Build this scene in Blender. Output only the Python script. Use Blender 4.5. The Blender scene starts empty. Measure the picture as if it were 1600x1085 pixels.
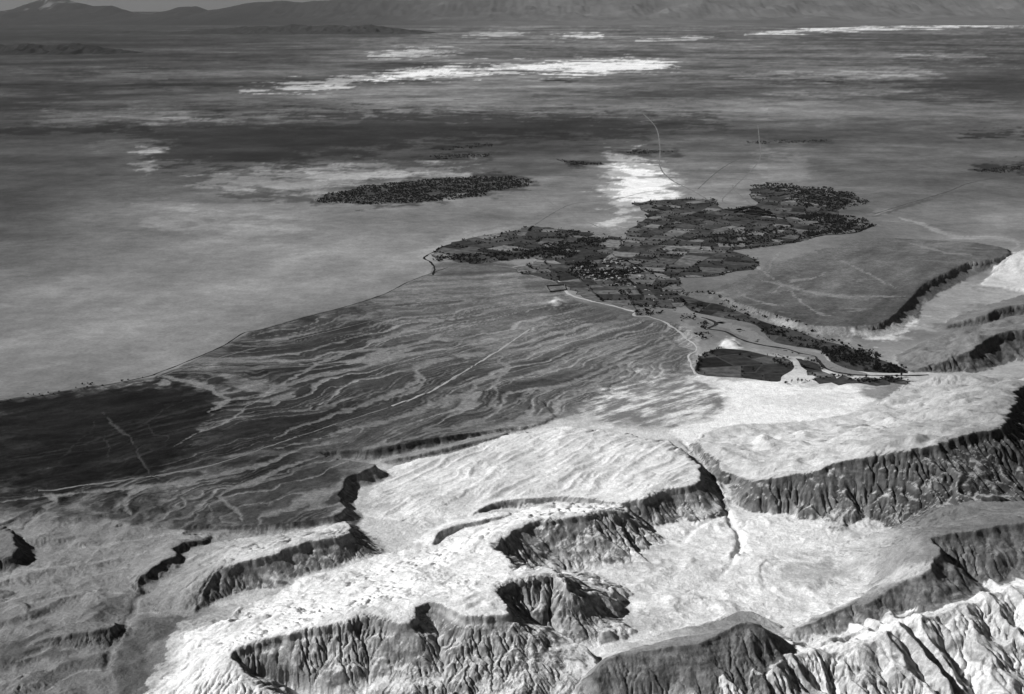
import bpy, math, random, time
import numpy as np
T0 = time.time()
R = math.radians
sc = bpy.context.scene
col = sc.collection

# ------------------------------------------------------------------ camera
CAM_H, FPX, PW, PH, HORIZON = 1000.0, 1931.0, 1600.0, 1085.0, 5.0
PITCH = math.atan((PH/2-HORIZON)/FPX)
cam_d = bpy.data.cameras.new('camera'); cam = bpy.data.objects.new('camera', cam_d)
col.objects.link(cam); sc.camera = cam
cam.location = (0, 0, CAM_H); cam.rotation_euler = (math.pi/2-PITCH, 0, 0)
cam_d.sensor_fit = 'HORIZONTAL'; cam_d.sensor_width = 36.0; cam_d.lens = 36.0*FPX/PW
cam_d.clip_start = 5.0; cam_d.clip_end = 400000.0

# ------------------------------------------------------------------ sky, sun, exposure
SUN_EL, SUN_AZ = R(37), R(-90)          # azimuth measured from +Y (view direction) towards +X
w = bpy.data.worlds.new('World'); sc.world = w; w.use_nodes = True
nt = w.node_tree; nt.nodes.clear()
sky = nt.nodes.new('ShaderNodeTexSky'); sky.sky_type = 'NISHITA'; sky.sun_disc = False
sky.sun_elevation = SUN_EL; sky.sun_rotation = SUN_AZ; sky.altitude = 6000; sky.dust_density = 0.0; sky.air_density = 0.2
bw = nt.nodes.new('ShaderNodeSeparateColor'); bg = nt.nodes.new('ShaderNodeBackground'); wo = nt.nodes.new('ShaderNodeOutputWorld')
bg.inputs['Strength'].default_value = 0.05
nt.links.new(sky.outputs[0], bw.inputs[0]); nt.links.new(bw.outputs[0], bg.inputs[0]); nt.links.new(bg.outputs[0], wo.inputs[0])
sun_d = bpy.data.lights.new('sun', 'SUN'); sun_d.energy = 4.2; sun_d.angle = R(0.5); sun_d.color = (1, 1, 1)
sun = bpy.data.objects.new('sun', sun_d); col.objects.link(sun)
from mathutils import Vector
sdir = Vector((math.sin(SUN_AZ)*math.cos(SUN_EL), math.cos(SUN_AZ)*math.cos(SUN_EL), math.sin(SUN_EL)))
sun.rotation_euler = sdir.to_track_quat('Z', 'Y').to_euler()
sun.location = (-3000, 1500, 3000)
sc.view_settings.view_transform = 'Standard'; sc.view_settings.look = 'None'
sc.view_settings.exposure = 0.5; sc.view_settings.gamma = 1.0
sc.render.engine = 'CYCLES'
sc.cycles.volume_bounces = 0
FLAT = 1.34            # display-linear value of a flat albedo-1 surface under this light
def alb(g):            # albedo whose flat, lit surface comes out as grey value g of 255
    return np.minimum(np.power(np.maximum(g, 1)/255.0, 2.2)/FLAT, 0.86)

# ------------------------------------------------------------------ pixel <-> world measuring helpers
cP, sP = math.cos(PITCH), math.sin(PITCH)
def W(px, py, z=0.0):
    cx = (px-PW/2)/FPX; cy = (PH/2-py)/FPX
    dy = cP+cy*sP; dz = -sP+cy*cP
    t = (z-CAM_H)/dz
    return np.array((cx*t, dy*t)) if np.ndim(px) == 0 else (cx*t, dy*t)
def PX(X, Y, Z):
    dz = Z-CAM_H
    f = Y*cP-dz*sP; u = Y*sP+dz*cP
    return PW/2+FPX*X/f, PH/2-FPX*u/f
HAZE_DENSITY = 2.6e-6
f32 = np.float32
rng = np.random.default_rng(7); random.seed(7)
PERM = np.concatenate([rng.permutation(256)]*2).astype(np.int32)
GA = rng.random(256)*2*np.pi; GX = np.cos(GA).astype(f32); GY = np.sin(GA).astype(f32)
def gn(x, y, s=0):
    x = x+s*37.17; y = y-s*91.73
    xf = np.floor(x); yf = np.floor(y)
    xi = xf.astype(np.int32) & 255; yi = yf.astype(np.int32) & 255
    x = (x-xf).astype(f32); y = (y-yf).astype(f32)
    u = x*x*x*(x*(x*6-15)+10); v = y*y*y*(y*(y*6-15)+10)
    a = PERM[xi]; b = PERM[xi+1]
    h00 = PERM[a+yi]; h01 = PERM[a+yi+1]; h10 = PERM[b+yi]; h11 = PERM[b+yi+1]
    n00 = GX[h00]*x+GY[h00]*y; n10 = GX[h10]*(x-1)+GY[h10]*y
    n01 = GX[h01]*x+GY[h01]*(y-1); n11 = GX[h11]*(x-1)+GY[h11]*(y-1)
    p = n00+u*(n10-n00); q = n01+u*(n11-n01)
    return (p+v*(q-p))*1.5
def fbm(X, Y, wl, oct=4, s=0, gain=.5):
    o = 0; a = 1.0; t = 0
    for k in range(oct):
        o = o+a*gn(X/wl, Y/wl, s+k*3.1); t += a; a *= gain; wl *= .5
    return o/t
def ss(a, b, x):
    t = np.clip((x-a)/(b-a), 0, 1); return t*t*(3-2*t)
def catmull(P, n=4, closed=False):
    P = np.array(P, float); m = len(P); out = []
    for i in range(m if closed else m-1):
        if closed: a, b, c, d = P[(i-1) % m], P[i], P[(i+1) % m], P[(i+2) % m]
        else: a, b, c, d = P[max(i-1, 0)], P[i], P[i+1], P[min(i+2, m-1)]
        for k in range(n):
            t = k/n
            out.append(.5*((2*b)+(c-a)*t+(2*a-5*b+4*c-d)*t*t+(3*b-a-3*c+d)*t**3))
    if not closed: out.append(P[-1])
    return np.array(out)
def sd_poly(x, y, P):                      # signed distance, negative inside
    P = np.array(P, float); d2 = np.full(x.shape, 1e18, f32); ins = np.zeros(x.shape, bool)
    for i in range(len(P)):
        ax, ay = P[i]; bx, by = P[(i+1) % len(P)]
        ex, ey = bx-ax, by-ay; L = ex*ex+ey*ey+1e-9
        qx = x-ax; qy = y-ay
        t = np.clip((qx*ex+qy*ey)/L, 0, 1)
        d2 = np.minimum(d2, (qx-t*ex)**2+(qy-t*ey)**2)
        if ay != by:
            ins ^= ((ay > y) != (by > y)) & (x < ex*(y-ay)/(by-ay)+ax)
    d = np.sqrt(d2); return np.where(ins, -d, d)
def d_line(x, y, P):                       # distance to open polyline and arc fraction
    P = np.array(P, float); d2 = np.full(x.shape, 1e18, f32)
    for i in range(len(P)-1):
        ax, ay = P[i][:2]; bx, by = P[i+1][:2]
        ex, ey = bx-ax, by-ay; L = ex*ex+ey*ey+1e-9
        qx = x-ax; qy = y-ay
        t = np.clip((qx*ex+qy*ey)/L, 0, 1)
        d2 = np.minimum(d2, (qx-t*ex)**2+(qy-t*ey)**2)
    return np.sqrt(d2)
def d_line_t(x, y, P):
    P = np.array(P, float)[:, :2]; d2 = np.full(x.shape, 1e18, f32); tt = np.zeros(x.shape, f32); n = len(P)-1
    for i in range(n):
        ax, ay = P[i]; bx, by = P[i+1]; ex, ey = bx-ax, by-ay; L = ex*ex+ey*ey+1e-9
        qx = x-ax; qy = y-ay; t = np.clip((qx*ex+qy*ey)/L, 0, 1); dd = (qx-t*ex)**2+(qy-t*ey)**2
        k = dd < d2; d2[k] = dd[k]; tt[k] = (i+t[k])/n
    return np.sqrt(d2), tt

# ------------------------------------------------------------------ the ground grid (finer near the camera)
DTH = 0.00105
core = np.arange(-R(28.5), R(28.5)+1e-9, DTH)
sk = R(28.5)+np.cumsum(np.geomspace(.004, .16, 11))
th = np.concatenate([-sk[::-1], core, sk]); NSK = len(sk)
R_NEAR0, R_NEAR1, DLN = 1330.0, 3700.0, 0.00115
rn = np.exp(np.arange(math.log(R_NEAR0), math.log(R_NEAR1), DLN))
y1 = PX(0.0, rn[-1], 0.0)[1]
ys = np.arange(y1-1.45, 17, -1.45); rf = W(np.full(ys.shape, 800.0), ys)[1]
rad = np.concatenate([np.geomspace(620, R_NEAR0, 16)[:-1], rn, rf, np.array([110e3, 130e3, 160e3])])
I0 = 15; I1 = I0+len(rn)
NR, NC = len(rad), len(th)
RR = rad[:, None]*np.ones((1, NC)); TH = th[None, :]*np.ones((NR, 1))
X = (RR*np.sin(TH)).astype(f32); Y = (RR*np.cos(TH)).astype(f32)
P0x, P0y = PX(X, Y, 0.0)
P0y = np.where(Y > 300, P0y, 3000)
print('grid', NR, NC, NR*NC, round(time.time()-T0, 1))
Z = np.zeros((NR, NC), f32)
REG = np.zeros((NR, NC), np.int16)         # which landform each bit of ground belongs to
REGNAMES = ['plain']
def reg(name):
    REGNAMES.append(name); return len(REGNAMES)-1

near = slice(0, I1+118)
Xn, Yn = X[near], Y[near]; rn_ = np.hypot(Xn, Yn)
# base: flat beyond the oasis, gentle relief in front, sinking under the badlands
fade = 1-ss(2350, 3050, rn_)
Zb = fade*(fbm(Xn, Yn, 420, 4, 1)*9+fbm(Xn, Yn, 90, 3, 2)*3)
lowl = ss(0, -1, (P0x[near]-np.interp(P0y[near], [700, 860, 960, 1085], [420, 420, 330, 300]))/120)*fade
# low ridges of the grey lowland, running down to the left
ax = np.array((0.80, 0.60)); u = Xn*ax[0]+Yn*ax[1]; v = -Xn*ax[1]+Yn*ax[0]
wv = v+fbm(Xn, Yn, 240, 3, 5)*70
rid = 1-np.abs(gn(u/330, wv/75, 4))*2.2
Zb += lowl*np.clip(rid, 0, 1)*8*(.4+.6*ss(-.3, .3, fbm(Xn, Yn, 500, 2, 9)))
sink = ss(0, 260, -sd_poly(Xn, Yn, np.array([W(*p) for p in [(1180, 1075), (1420, 985), (1800, 900), (2300, 1000), (2300, 1500), (900, 1500)]])))
Zb -= sink*62
bas_ = fade*ss(520, 700, P0x[near])*ss(700, 790, P0y[near])
ub = Xn*.86-Yn*.5; vb = Xn*.5+Yn*.86
Zb += bas_*(fbm(ub/2.6, vb, 46, 4, 12)*3.2+fbm(Xn, Yn, 24, 3, 13)*1.3+np.maximum(fbm(Xn, Yn, 85, 3, 14)-.12, 0)*16)
Zb += lowl*(fbm(u/2.0, wv, 60, 4, 15)*4+np.abs(fbm(Xn, Yn, 110, 3, 16))*14)
Z[near] = Zb
ARC = np.zeros((NR, NC), f32); FD = np.zeros((NR, NC), f32)

# ------------------------------------------------------------------ tilted mesas and scarps: outline with a height at each point
def mesa(name, pts, talus=34, cap=.25, capslope=70, flute=.35, wl=38, rimn=5, toprough=1.0, power=1.3, thin=False, base_drop=0.0, rimz=0.0, top_k=None, rimw=70, spur=None, extra=None):
    rid_ = reg(name)
    P = catmull(pts, 3, True); 
    wx, wy = W(P[:, 0], P[:, 1], P[:, 2]); wz = P[:, 2]
    zmax = wz.max()+base_drop
    m = (zmax+20)/math.tan(R(talus))*1.35+40
    sel = (Xn > wx.min()-m) & (Xn < wx.max()+m) & (Yn > wy.min()-m) & (Yn < wy.max()+m)
    x0 = Xn[sel]; y0 = Yn[sel]
    x = x0+fbm(x0, y0, rimw, 4, 21)*rimn*2.2; y = y0+fbm(x0, y0, rimw, 4, 22)*rimn*2.2
    x = x+fbm(x0, y0, 30, 3, 23)*min(rimn, 6)*1.5; y = y+fbm(x0, y0, 30, 3, 24)*min(rimn, 6)*1.5
    d2 = np.full(x.shape, 1e18, f32); zb = np.zeros_like(x); arc = np.zeros_like(x); ins = np.zeros(x.shape, bool)
    num = np.zeros_like(x); den = np.zeros_like(x); s = 0.0; n = len(wx)
    for i in range(n):
        ax_, ay_, az = wx[i], wy[i], wz[i]; j = (i+1) % n; bx_, by_, bz = wx[j], wy[j], wz[j]
        ex, ey = bx_-ax_, by_-ay_; L = ex*ex+ey*ey+1e-6; ln = math.sqrt(L)
        qx = x-f32(ax_); qy = y-f32(ay_)
        t = np.clip((qx*f32(ex)+qy*f32(ey))/f32(L), 0, 1)
        dd = (qx-t*f32(ex))**2+(qy-t*f32(ey))**2
        k = dd < d2
        d2[k] = dd[k]; tk = t[k]; zb[k] = az+(bz-az)*tk; arc[k] = s+ln*tk
        wgt = ln/np.power(dd+60.0, power); num += wgt*(az+bz)*.5; den += wgt
        if ay_ != by_: ins ^= ((ay_ > y) != (by_ > y)) & (x < ex*(y-ay_)/(by_-ay_)+ax_)
        s += ln
    d = np.sqrt(d2)
    top = num/den+toprough*(fbm(x0, y0, 130, 4, 31)*5+fbm(x0, y0, 30, 3, 33)*1.2)*ss(0, 50, d)
    if extra is not None: top = top+extra(x0, y0)*ss(0, 35, d)
    # fluted face
    aw = arc+fbm(x0, y0, 80, 3, 41)*wl*1.1
    fl = (1-np.abs(gn(aw/wl, d/150, 43))*2.4)*.5+gn(aw/(wl*2.7), d/260, 45)*.9+(1-np.abs(gn(aw/(wl*.45), d/90, 44))*2.4)*.16
    fl = fl*(.55+.75*gn(aw/(wl*4), d*0+2.5, 46))
    de = np.maximum(d*(1+flute*fl*ss(4, 60, d)), d*.3)
    if spur:
        tw = arc/spur[0]+gn(arc/(spur[0]*2.2), arc*0+.5, 48)*.9+fbm(x0, y0, 110, 2, 49)*.28+d/300
        tri = 1-np.abs(2*(tw-np.floor(tw))-1); tri = tri*(.75+.5*gn(np.floor(tw)*1.37, d/140, 50))
        top = top+spur[1]*(tri-.75)*np.exp(-d/18)
    zb = zb+rimz*(gn(arc/wl, d*0+.4, 47)-.2)*2
    ch = cap*np.maximum(zb, 0); cs = math.tan(R(capslope)); ts = math.tan(R(talus))
    dc = ch/cs
    face = zb-np.minimum(de, dc)*cs-np.maximum(de-dc, 0)*ts*(1-.25*ss(0, 1, (de-dc)*ts/(zmax+1)))
    if spur: face = face+spur[1]*(tri-.45)*(.55+.45*ss(0, 45, d))
    zn = np.where(ins, top, face)
    cur = Z[near][sel]
    k = 3.0
    h = np.clip(.5+.5*(zn-cur)/k, 0, 1)
    new = cur*(1-h)+zn*h+k*h*(1-h)
    Zv = Z[near]; Zv[sel] = np.where(zn > cur-k, new, cur)
    Rv = REG[near]; rr = Rv[sel]; up = zn > cur+.6; rr[up] = rid_; Rv[sel] = rr
    Av = ARC[near]; aa = Av[sel]; aa[up] = (aw+rid_*977)[up]; Av[sel] = aa
    Dv = FD[near]; aa = Dv[sel]; aa[up] = np.where(ins, -d, d)[up]; Dv[sel] = aa
    return rid_

def ribs(x, y):                            # rills running down the dip of the pale mesa
    a = x*.77-y*.63; b = x*.63+y*.77
    a = a+fbm(x, y, 160, 3, 151)*34
    return (1-np.abs(gn(a/26, b/170, 152))*2.2)*3.4+(1-np.abs(gn(a/11, b/90, 153))*2.2)*1.0+fbm(x, y, 190, 3, 154)*7
def hummocks(x, y):                        # soft rounded hillocks
    n = np.abs(fbm(x/1.25, y, 120, 3, 155)); m = np.abs(gn(x/52, y/46, 156))
    return n*30+m*5-5
def billow(x, y):
    a = x*.8-y*.6; b = x*.6+y*.8; a = a+fbm(x, y, 90, 3, 157)*30
    return np.abs(gn(a/38, b/70, 158))*11*ss(-.5, .5, fbm(x, y, 170, 2, 160))+np.abs(gn(a/17, b/30, 159))*2.2
fan_t = mesa('fan_terrace', [(300, 822, 6), (368, 822, 14), (443, 817, 20), (491, 812, 22), (525, 805, 24), (539, 792, 25), (532, 776, 25), (540, 750, 26), (560, 738, 26), (588, 726, 26), (575, 724, 23), (545, 720, 19), (510, 711, 14), (520, 706, 15), (578, 702, 22), (640, 692, 24), (700, 681, 24), (745, 676, 18), (800, 668, 10), (850, 660, 5), (860, 640, 4), (800, 610, 4), (600, 620, 5), (400, 650, 5), (200, 720, 4), (150, 780, 3), (220, 815, 4)], talus=36, cap=.35, flute=.25, toprough=.35, rimn=4)
dome = mesa('domed_mesa', [(953, 787, 34), (1000, 780, 42), (1024, 771, 44), (1048, 764, 45), (1087, 757, 46), (1098, 745, 44), (1090, 725, 40), (1072, 705, 32), (1050, 692, 24), (1035, 688, 20), (1000, 681, 22), (950, 672, 25), (900, 666, 25), (850, 668, 22), (800, 678, 17), (740, 697, 10), (680, 712, 6), (620, 728, 3), (590, 745, 2), (570, 770, 1), (560, 800, 0), (600, 810, 2), (660, 815, 4), (720, 806, 8), (770, 788, 12), (830, 781, 15), (885, 775, 20), (930, 780, 30)], toprough=1.0, extra=ribs)
reg_hog = r_hog0 = mesa('hogback_ridge', [(600, 721, 6), (650, 711, 13), (690, 702, 18), (740, 690, 20), (770, 684, 17), (792, 678, 12), (780, 676, 6), (720, 688, 7), (650, 705, 5), (605, 715, 3)], flute=.2, rimn=2, toprough=.2)
cany = mesa('canyon_mesa', [(318, 925, 16), (326, 908, 26), (341, 892, 33), (375, 879, 39), (426, 867, 43), (453, 855, 46), (494, 846, 46), (540, 834, 46), (550, 826, 40), (540, 815, 20), (500, 822, 12), (440, 832, 10), (380, 840, 8), (330, 850, 5), (290, 862, 5), (245, 905, 4), (230, 930, 2), (250, 958, 0), (290, 963, 0), (314, 945, 6)], cap=.24, talus=35, extra=billow)
front = mesa('silt_plateau', [(450, 1112, 34), (416, 1068, 42), (385, 1048, 48), (371, 1035, 55), (373, 1015, 62), (392, 1006, 68), (436, 993, 72), (488, 984, 75), (540, 977, 78), (574, 965, 80), (622, 974, 82), (648, 967, 84), (649, 947, 84), (666, 940, 85), (690, 942, 85), (721, 959, 86), (748, 962, 86), (782, 962, 86), (799, 957, 86), (784, 937, 85), (786, 916, 84), (803, 908, 84), (830, 903, 83), (860, 899, 81), (884, 913, 76), (882, 898, 78), (866, 886, 80), (840, 883, 80), (812, 882, 78), (795, 868, 74), (775, 850, 68), (800, 832, 66), (830, 816, 64), (870, 812, 62), (915, 806, 60), (945, 799, 58), (957, 794, 58), (977, 800, 46), (975, 790, 36), (930, 786, 28), (880, 784, 17), (820, 792, 12), (770, 812, 9), (720, 828, 8), (680, 852, 8), (600, 864, 7), (550, 874, 5), (480, 897, 3), (420, 920, 1), (355, 947, 0), (320, 962, 0), (270, 975, 0), (235, 1000, -1), (205, 1040, -1), (190, 1085, 0), (200, 1130, 0), (330, 1140, 18)], cap=.11, talus=33, flute=.6, wl=58, toprough=1.6, rimn=6, extra=billow)
q1 = mesa('low_scarp', [(677, 847, 12), (684, 834, 16), (694, 827, 18), (724, 819, 18), (769, 809, 18), (796, 804, 15), (780, 798, 8), (720, 806, 6), (670, 822, 4), (645, 842, 2), (662, 855, 3)], cap=.6, rimn=3)
q2 = mesa('low_scarp', [(731, 806, 8), (750, 795, 14), (769, 787, 16), (803, 780, 17), (845, 778, 17), (885, 771, 14), (870, 764, 8), (800, 770, 6), (740, 790, 4)], cap=.6, rimn=2, toprough=.4)
q3 = mesa('low_scarp', [(214, 922, 8), (218, 905, 17), (226, 896, 20), (243, 887, 21), (271, 868, 22), (268, 857, 20), (284, 847, 20), (307, 843, 16), (331, 841, 10), (320, 833, 5), (270, 838, 6), (220, 862, 5), (185, 890, 3), (190, 915, 2)], cap=.3, talus=31, rimn=7)
q4 = mesa('knoll', [(-70, 885, 22), (0, 876, 22), (22, 868, 26), (30, 852, 29), (22, 836, 30), (10, 824, 28), (-40, 815, 22), (-90, 850, 16)], cap=.4)
q5 = mesa('low_ridge', [(40, 1010, 6), (70, 1000, 13), (110, 991, 17), (150, 984, 20), (178, 978, 20), (176, 972, 12), (130, 972, 8), (80, 985, 5)], rimn=3)
q6 = mesa('low_ridge', [(0, 935, 6), (25, 938, 12), (40, 942, 14), (42, 955, 10), (30, 948, 7), (-20, 925, 4), (-30, 915, 3), (20, 925, 6)], rimn=3)
big = mesa('scarp_mesa', [(1150, 747, 22), (1176, 751, 45), (1207, 749, 53), (1230, 744, 60), (1278, 734, 74), (1319, 723, 86), (1367, 713, 98), (1418, 704, 110), (1469, 696, 118), (1506, 681, 124), (1568, 668, 130), (1577, 653, 128), (1587, 633, 118), (1590, 612, 100), (1615, 602, 80), (1720, 600, 70), (1720, 575, 30), (1600, 588, 30), (1540, 588, 28), (1480, 588, 18), (1430, 592, 9), (1400, 610, 5), (1350, 640, 4), (1250, 658, 5), (1150, 663, 4), (1100, 680, 6), (1092, 695, 14), (1112, 715, 24), (1132, 735, 28)], cap=.10, talus=32, flute=.6, wl=46, toprough=1.0, rimn=6, extra=hummocks)
riv = mesa('river_hills', [(1425, 580, 4), (1455, 569, 20), (1480, 561, 32), (1505, 553, 42), (1517, 547, 48), (1535, 536, 54), (1565, 520, 60), (1610, 514, 64), (1720, 508, 64), (1720, 470, 34), (1610, 488, 30), (1545, 503, 22), (1480, 521, 12), (1420, 546, 4), (1398, 560, 1), (1410, 575, 2)], cap=.3, flute=.7, toprough=2.5, extra=hummocks)
riv2 = mesa('river_hills', [(1470, 512, 5), (1500, 503, 14), (1535, 494, 28), (1570, 481, 38), (1610, 475, 42), (1700, 470, 42), (1700, 452, 18), (1610, 458, 16), (1540, 478, 10), (1490, 497, 5)], cap=.35, flute=.6)
riv3 = mesa('pale_hill', [(1535, 446, 2), (1570, 447, 6), (1620, 452, 16), (1720, 440, 40), (1720, 380, 60), (1640, 380, 58), (1600, 392, 46), (1575, 412, 28), (1550, 430, 10)], flute=.4, talus=30, cap=.05)
ter = mesa('gravel_terrace', [(1080, 462, 1), (1128, 464, 9), (1160, 476, 15), (1196, 487, 20), (1265, 508, 24), (1319, 512, 26), (1367, 508, 28), (1394, 494, 31), (1415, 474, 32), (1424, 463, 24), (1432, 455, 32), (1445, 444, 34), (1479, 426, 34), (1513, 411, 34), (1548, 406, 30), (1575, 396, 20), (1560, 385, 6), (1450, 370, 3), (1350, 375, 1), (1250, 390, 0), (1180, 408, 0), (1120, 440, 0)], cap=.3, talus=32, flute=.5, toprough=.25, rimn=4)
ridg = mesa('scarp_ridge', [(1222, 987, 8), (1240, 978, 22), (1278, 967, 29), (1333, 950, 41), (1377, 933, 53), (1408, 910, 70), (1435, 900, 79), (1457, 881, 91), (1467, 866, 97), (1459, 845, 101), (1466, 836, 103), (1490, 831, 107), (1530, 829, 111), (1568, 821, 113), (1600, 816, 115), (1740, 795, 118), (1740, 765, 92), (1610, 783, 82), (1550, 779, 77), (1495, 785, 64), (1440, 802, 42), (1390, 822, 23), (1340, 842, 9), (1310, 862, 4), (1310, 890, 3), (1322, 915, 4), (1295, 945, 6), (1245, 968, 5)], cap=.08, talus=32, flute=.55, wl=60, rimn=9)
hill = mesa('dark_hill', [(890, 1100, 12), (908, 1068, 30), (928, 1045, 52), (947, 1031, 61), (990, 1022, 66), (1024, 1015, 68), (1065, 1007, 70), (1094, 1007, 71), (1121, 993, 77), (1152, 978, 84), (1172, 974, 85), (1200, 985, 72), (1225, 999, 46), (1245, 1013, 24), (1234, 990, 8), (1200, 968, 22), (1165, 957, 30), (1110, 972, 26), (1050, 988, 18), (985, 1003, 12), (930, 1018, 6), (897, 1050, 4)], cap=.06, talus=33, flute=.35, wl=56, toprough=.8)
bad1 = mesa('badland_ridges', [(1050, 1100, 20), (1095, 1075, 33), (1130, 1056, 40), (1165, 1050, 38), (1200, 1041, 46), (1250, 1012, 48), (1300, 1010, 44), (1345, 1000, 50), (1390, 977, 56), (1430, 966, 52), (1478, 944, 63), (1530, 934, 60), (1562, 919, 68), (1610, 913, 68), (1740, 888, 72), (1740, 876, 50), (1610, 900, 50), (1562, 910, 52), (1475, 936, 44), (1390, 968, 38), (1300, 1000, 30), (1240, 1006, 30), (1160, 1040, 24), (1090, 1066, 18)], cap=0.0, talus=26, flute=.4, wl=84, rimn=9, toprough=.5, base_drop=70, spur=(54, 25))
bad2 = mesa('badland_ridges', [(1250, 1125, -20), (1310, 1090, -8), (1370, 1068, 0), (1440, 1050, 6), (1480, 1026, 14), (1530, 1008, 20), (1575, 998, 26), (1610, 984, 30), (1740, 950, 36), (1740, 930, 20), (1610, 968, 16), (1540, 992, 8), (1470, 1014, 2), (1420, 1040, -8), (1330, 1062, -16)], cap=0, talus=29, flute=.4, wl=60, rimn=9, toprough=.6, base_drop=80, spur=(40, 19))
for _i in (riv2,): REG[REG == _i] = riv
REG[REG == bad2] = bad1
for _i in (q2, ): REG[REG == _i] = q1
print('mesas', round(time.time()-T0, 1))

# mounds
def mound(px, py, r, h):
    cx, cy = W(px, py); d = np.hypot((Xn-cx), (Yn-cy))+fbm(Xn, Yn, 30, 2, 3)*r*.25
    Z[near] += h*(1-ss(0, r, d))
mound(868, 473, 34, 9); mound(1141, 539, 46, 15); mound(1600, 425, 150, 30)

# shallow incised washes and gorge
def carve(pts, width, depth, zz=0):
    P = catmull(pts, 4); wx, wy = W(P[:, 0], P[:, 1], zz)
    m = width*3
    sel = (Xn > wx.min()-m) & (Xn < wx.max()+m) & (Yn > wy.min()-m) & (Yn < wy.max()+m)
    x0, y0 = Xn[sel], Yn[sel]
    d = d_line(x0+fbm(x0, y0, 40, 2, 61)*width*.8, y0+fbm(x0, y0, 40, 2, 62)*width*.8, np.c_[wx, wy])
    Zv = Z[near]; Zv[sel] -= depth*(1-ss(width*.35, width, d))
carve([(1066, 690), (1085, 705), (1095, 722), (1108, 748), (1122, 770), (1126, 785), (1138, 805), (1156, 835), (1157, 850), (1148, 865)], 7, 7)
carve([(1136, 800), (1112, 812), (1088, 822), (1068, 842)], 5, 4)
carve([(1156, 850), (1146, 870), (1140, 885), (1122, 900)], 4, 4)
carve([(1250, 870), (1200, 880), (1190, 895), (1200, 918), (1230, 940)], 4, 2)
carve([(230, 930), (210, 945), (200, 975), (182, 1005), (165, 1050)], 9, 3)

# ------------------------------------------------------------------ running water cuts the slopes (stream-power erosion)
ksel = np.zeros((NR, NC), f32)
kv = {'fan_terrace': .12, 'domed_mesa': .75, 'hogback_ridge': .5, 'canyon_mesa': .9, 'silt_plateau': 1.0, 'low_scarp': .6, 'knoll': .8, 'low_ridge': .8, 'scarp_mesa': 1.0, 'river_hills': 1.0, 'pale_hill': .9, 'gravel_terrace': .5, 'scarp_ridge': 1.0, 'dark_hill': .7, 'badland_ridges': 1.15, 'plain': .8}
for i, n in enumerate(REGNAMES): ksel[REG == i] = kv[n]
for nm_, kt, kf_ in (('silt_plateau', 1.3, .7), ('domed_mesa', .9, .6), ('canyon_mesa', .9, .6), ('scarp_mesa', .5, .95), ('scarp_ridge', .6, .55), ('dark_hill', .4, .5), ('gravel_terrace', .15, .9), ('badland_ridges', 1, 1.0), ('river_hills', 1.5, 1.5)):
    i_ = REGNAMES.index(nm_); k = REG == i_; ksel[k] = kv[nm_]*np.where(FD[k] < 0, kt, kf_)
ksel[near] += np.where(REG[near] == 0, lowl*.25, 0)
ksel = ksel*(.2+1.5*ss(-.28, .38, np.pad(fbm(Xn, Yn, 120, 3, 51), ((0, NR-Xn.shape[0]), (0, 0)))))
c0, c1 = NSK, NC-NSK; r0, r1 = I0, I1
E = Z[r0:r1, c0:c1].astype(np.float64).copy(); K = ksel[r0:r1, c0:c1].astype(float)
K *= np.where(REG[r0:r1, c0:c1] == 0, (1-ss(2400, 3000, RR[r0:r1, c0:c1])), 1)
S = (RR[r0:r1, c0:c1]*DTH)
n0, n1 = E.shape
E += rng.normal(0, .3, E.shape)*(K > .05)+K*(1-np.abs(fbm(X[r0:r1, c0:c1], Y[r0:r1, c0:c1], 34, 4, 181, .6))*2)*1.6
A = np.ones(E.size); idx = np.arange(E.size).reshape(E.shape)
offs = [(-1, 0, 1.), (1, 0, 1.), (0, -1, 1.), (0, 1, 1.), (-1, -1, 1.414), (-1, 1, 1.414), (1, -1, 1.414), (1, 1, 1.414)]
Kf = K.ravel()
for it in range(32):
    Ep = np.pad(E, 1, mode='edge'); best = np.zeros_like(E); rec = idx.copy()
    for dy, dx, L in offs:
        nb = Ep[1+dy:1+dy+n0, 1+dx:1+dx+n1]
        s_ = (E-nb)/L
        k = s_ > best
        k[0 if dy < 0 else -1] &= (dy == 0) ; k[:, 0] &= (dx >= 0); k[:, -1] &= (dx <= 0)
        best[k] = s_[k]; rec[k] = (idx+dy*n1+dx)[k]
    rec = rec.ravel(); mv = rec != idx.ravel(); rm = rec[mv]
    for _ in range(22 if it else 60):
        A = 1+np.bincount(rm, A[mv], minlength=E.size)
    slope = best/S
    dz = Kf.reshape(E.shape)*0.16*np.minimum(A, 2500).reshape(E.shape)**.5*np.minimum(slope, .55)*S*.28
    dz = np.minimum(dz, best*.42)
    E -= dz
    # fill pits a little, soften
    Ep = np.pad(E, 1, mode='edge')
    lap = (Ep[:-2, 1:-1]+Ep[2:, 1:-1]+Ep[1:-1, :-2]+Ep[1:-1, 2:])*.25-E
    E += lap*np.where((lap > 0) & (best == 0), .8, .028)
ed = 1-ss(0, 1, np.maximum(np.arange(n0)[:, None]-(n0-40), 0)/40.0)
dE = (E-Z[r0:r1, c0:c1])*ed
Z[r0:r1, c0:c1] += dE.astype(f32)
FLOW = np.zeros((NR, NC), f32); FLOW[r0:r1, c0:c1] = np.log10(A.reshape(E.shape))
for j in range(NSK):                       # skirts outside the frame keep the edge level
    Z[:, j] = Z[:, j]*.3+.7*Z[:, NSK]; Z[:, NC-1-j] = Z[:, NC-1-j]*.3+.7*Z[:, NC-1-NSK]
print('erosion', round(time.time()-T0, 1))

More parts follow.
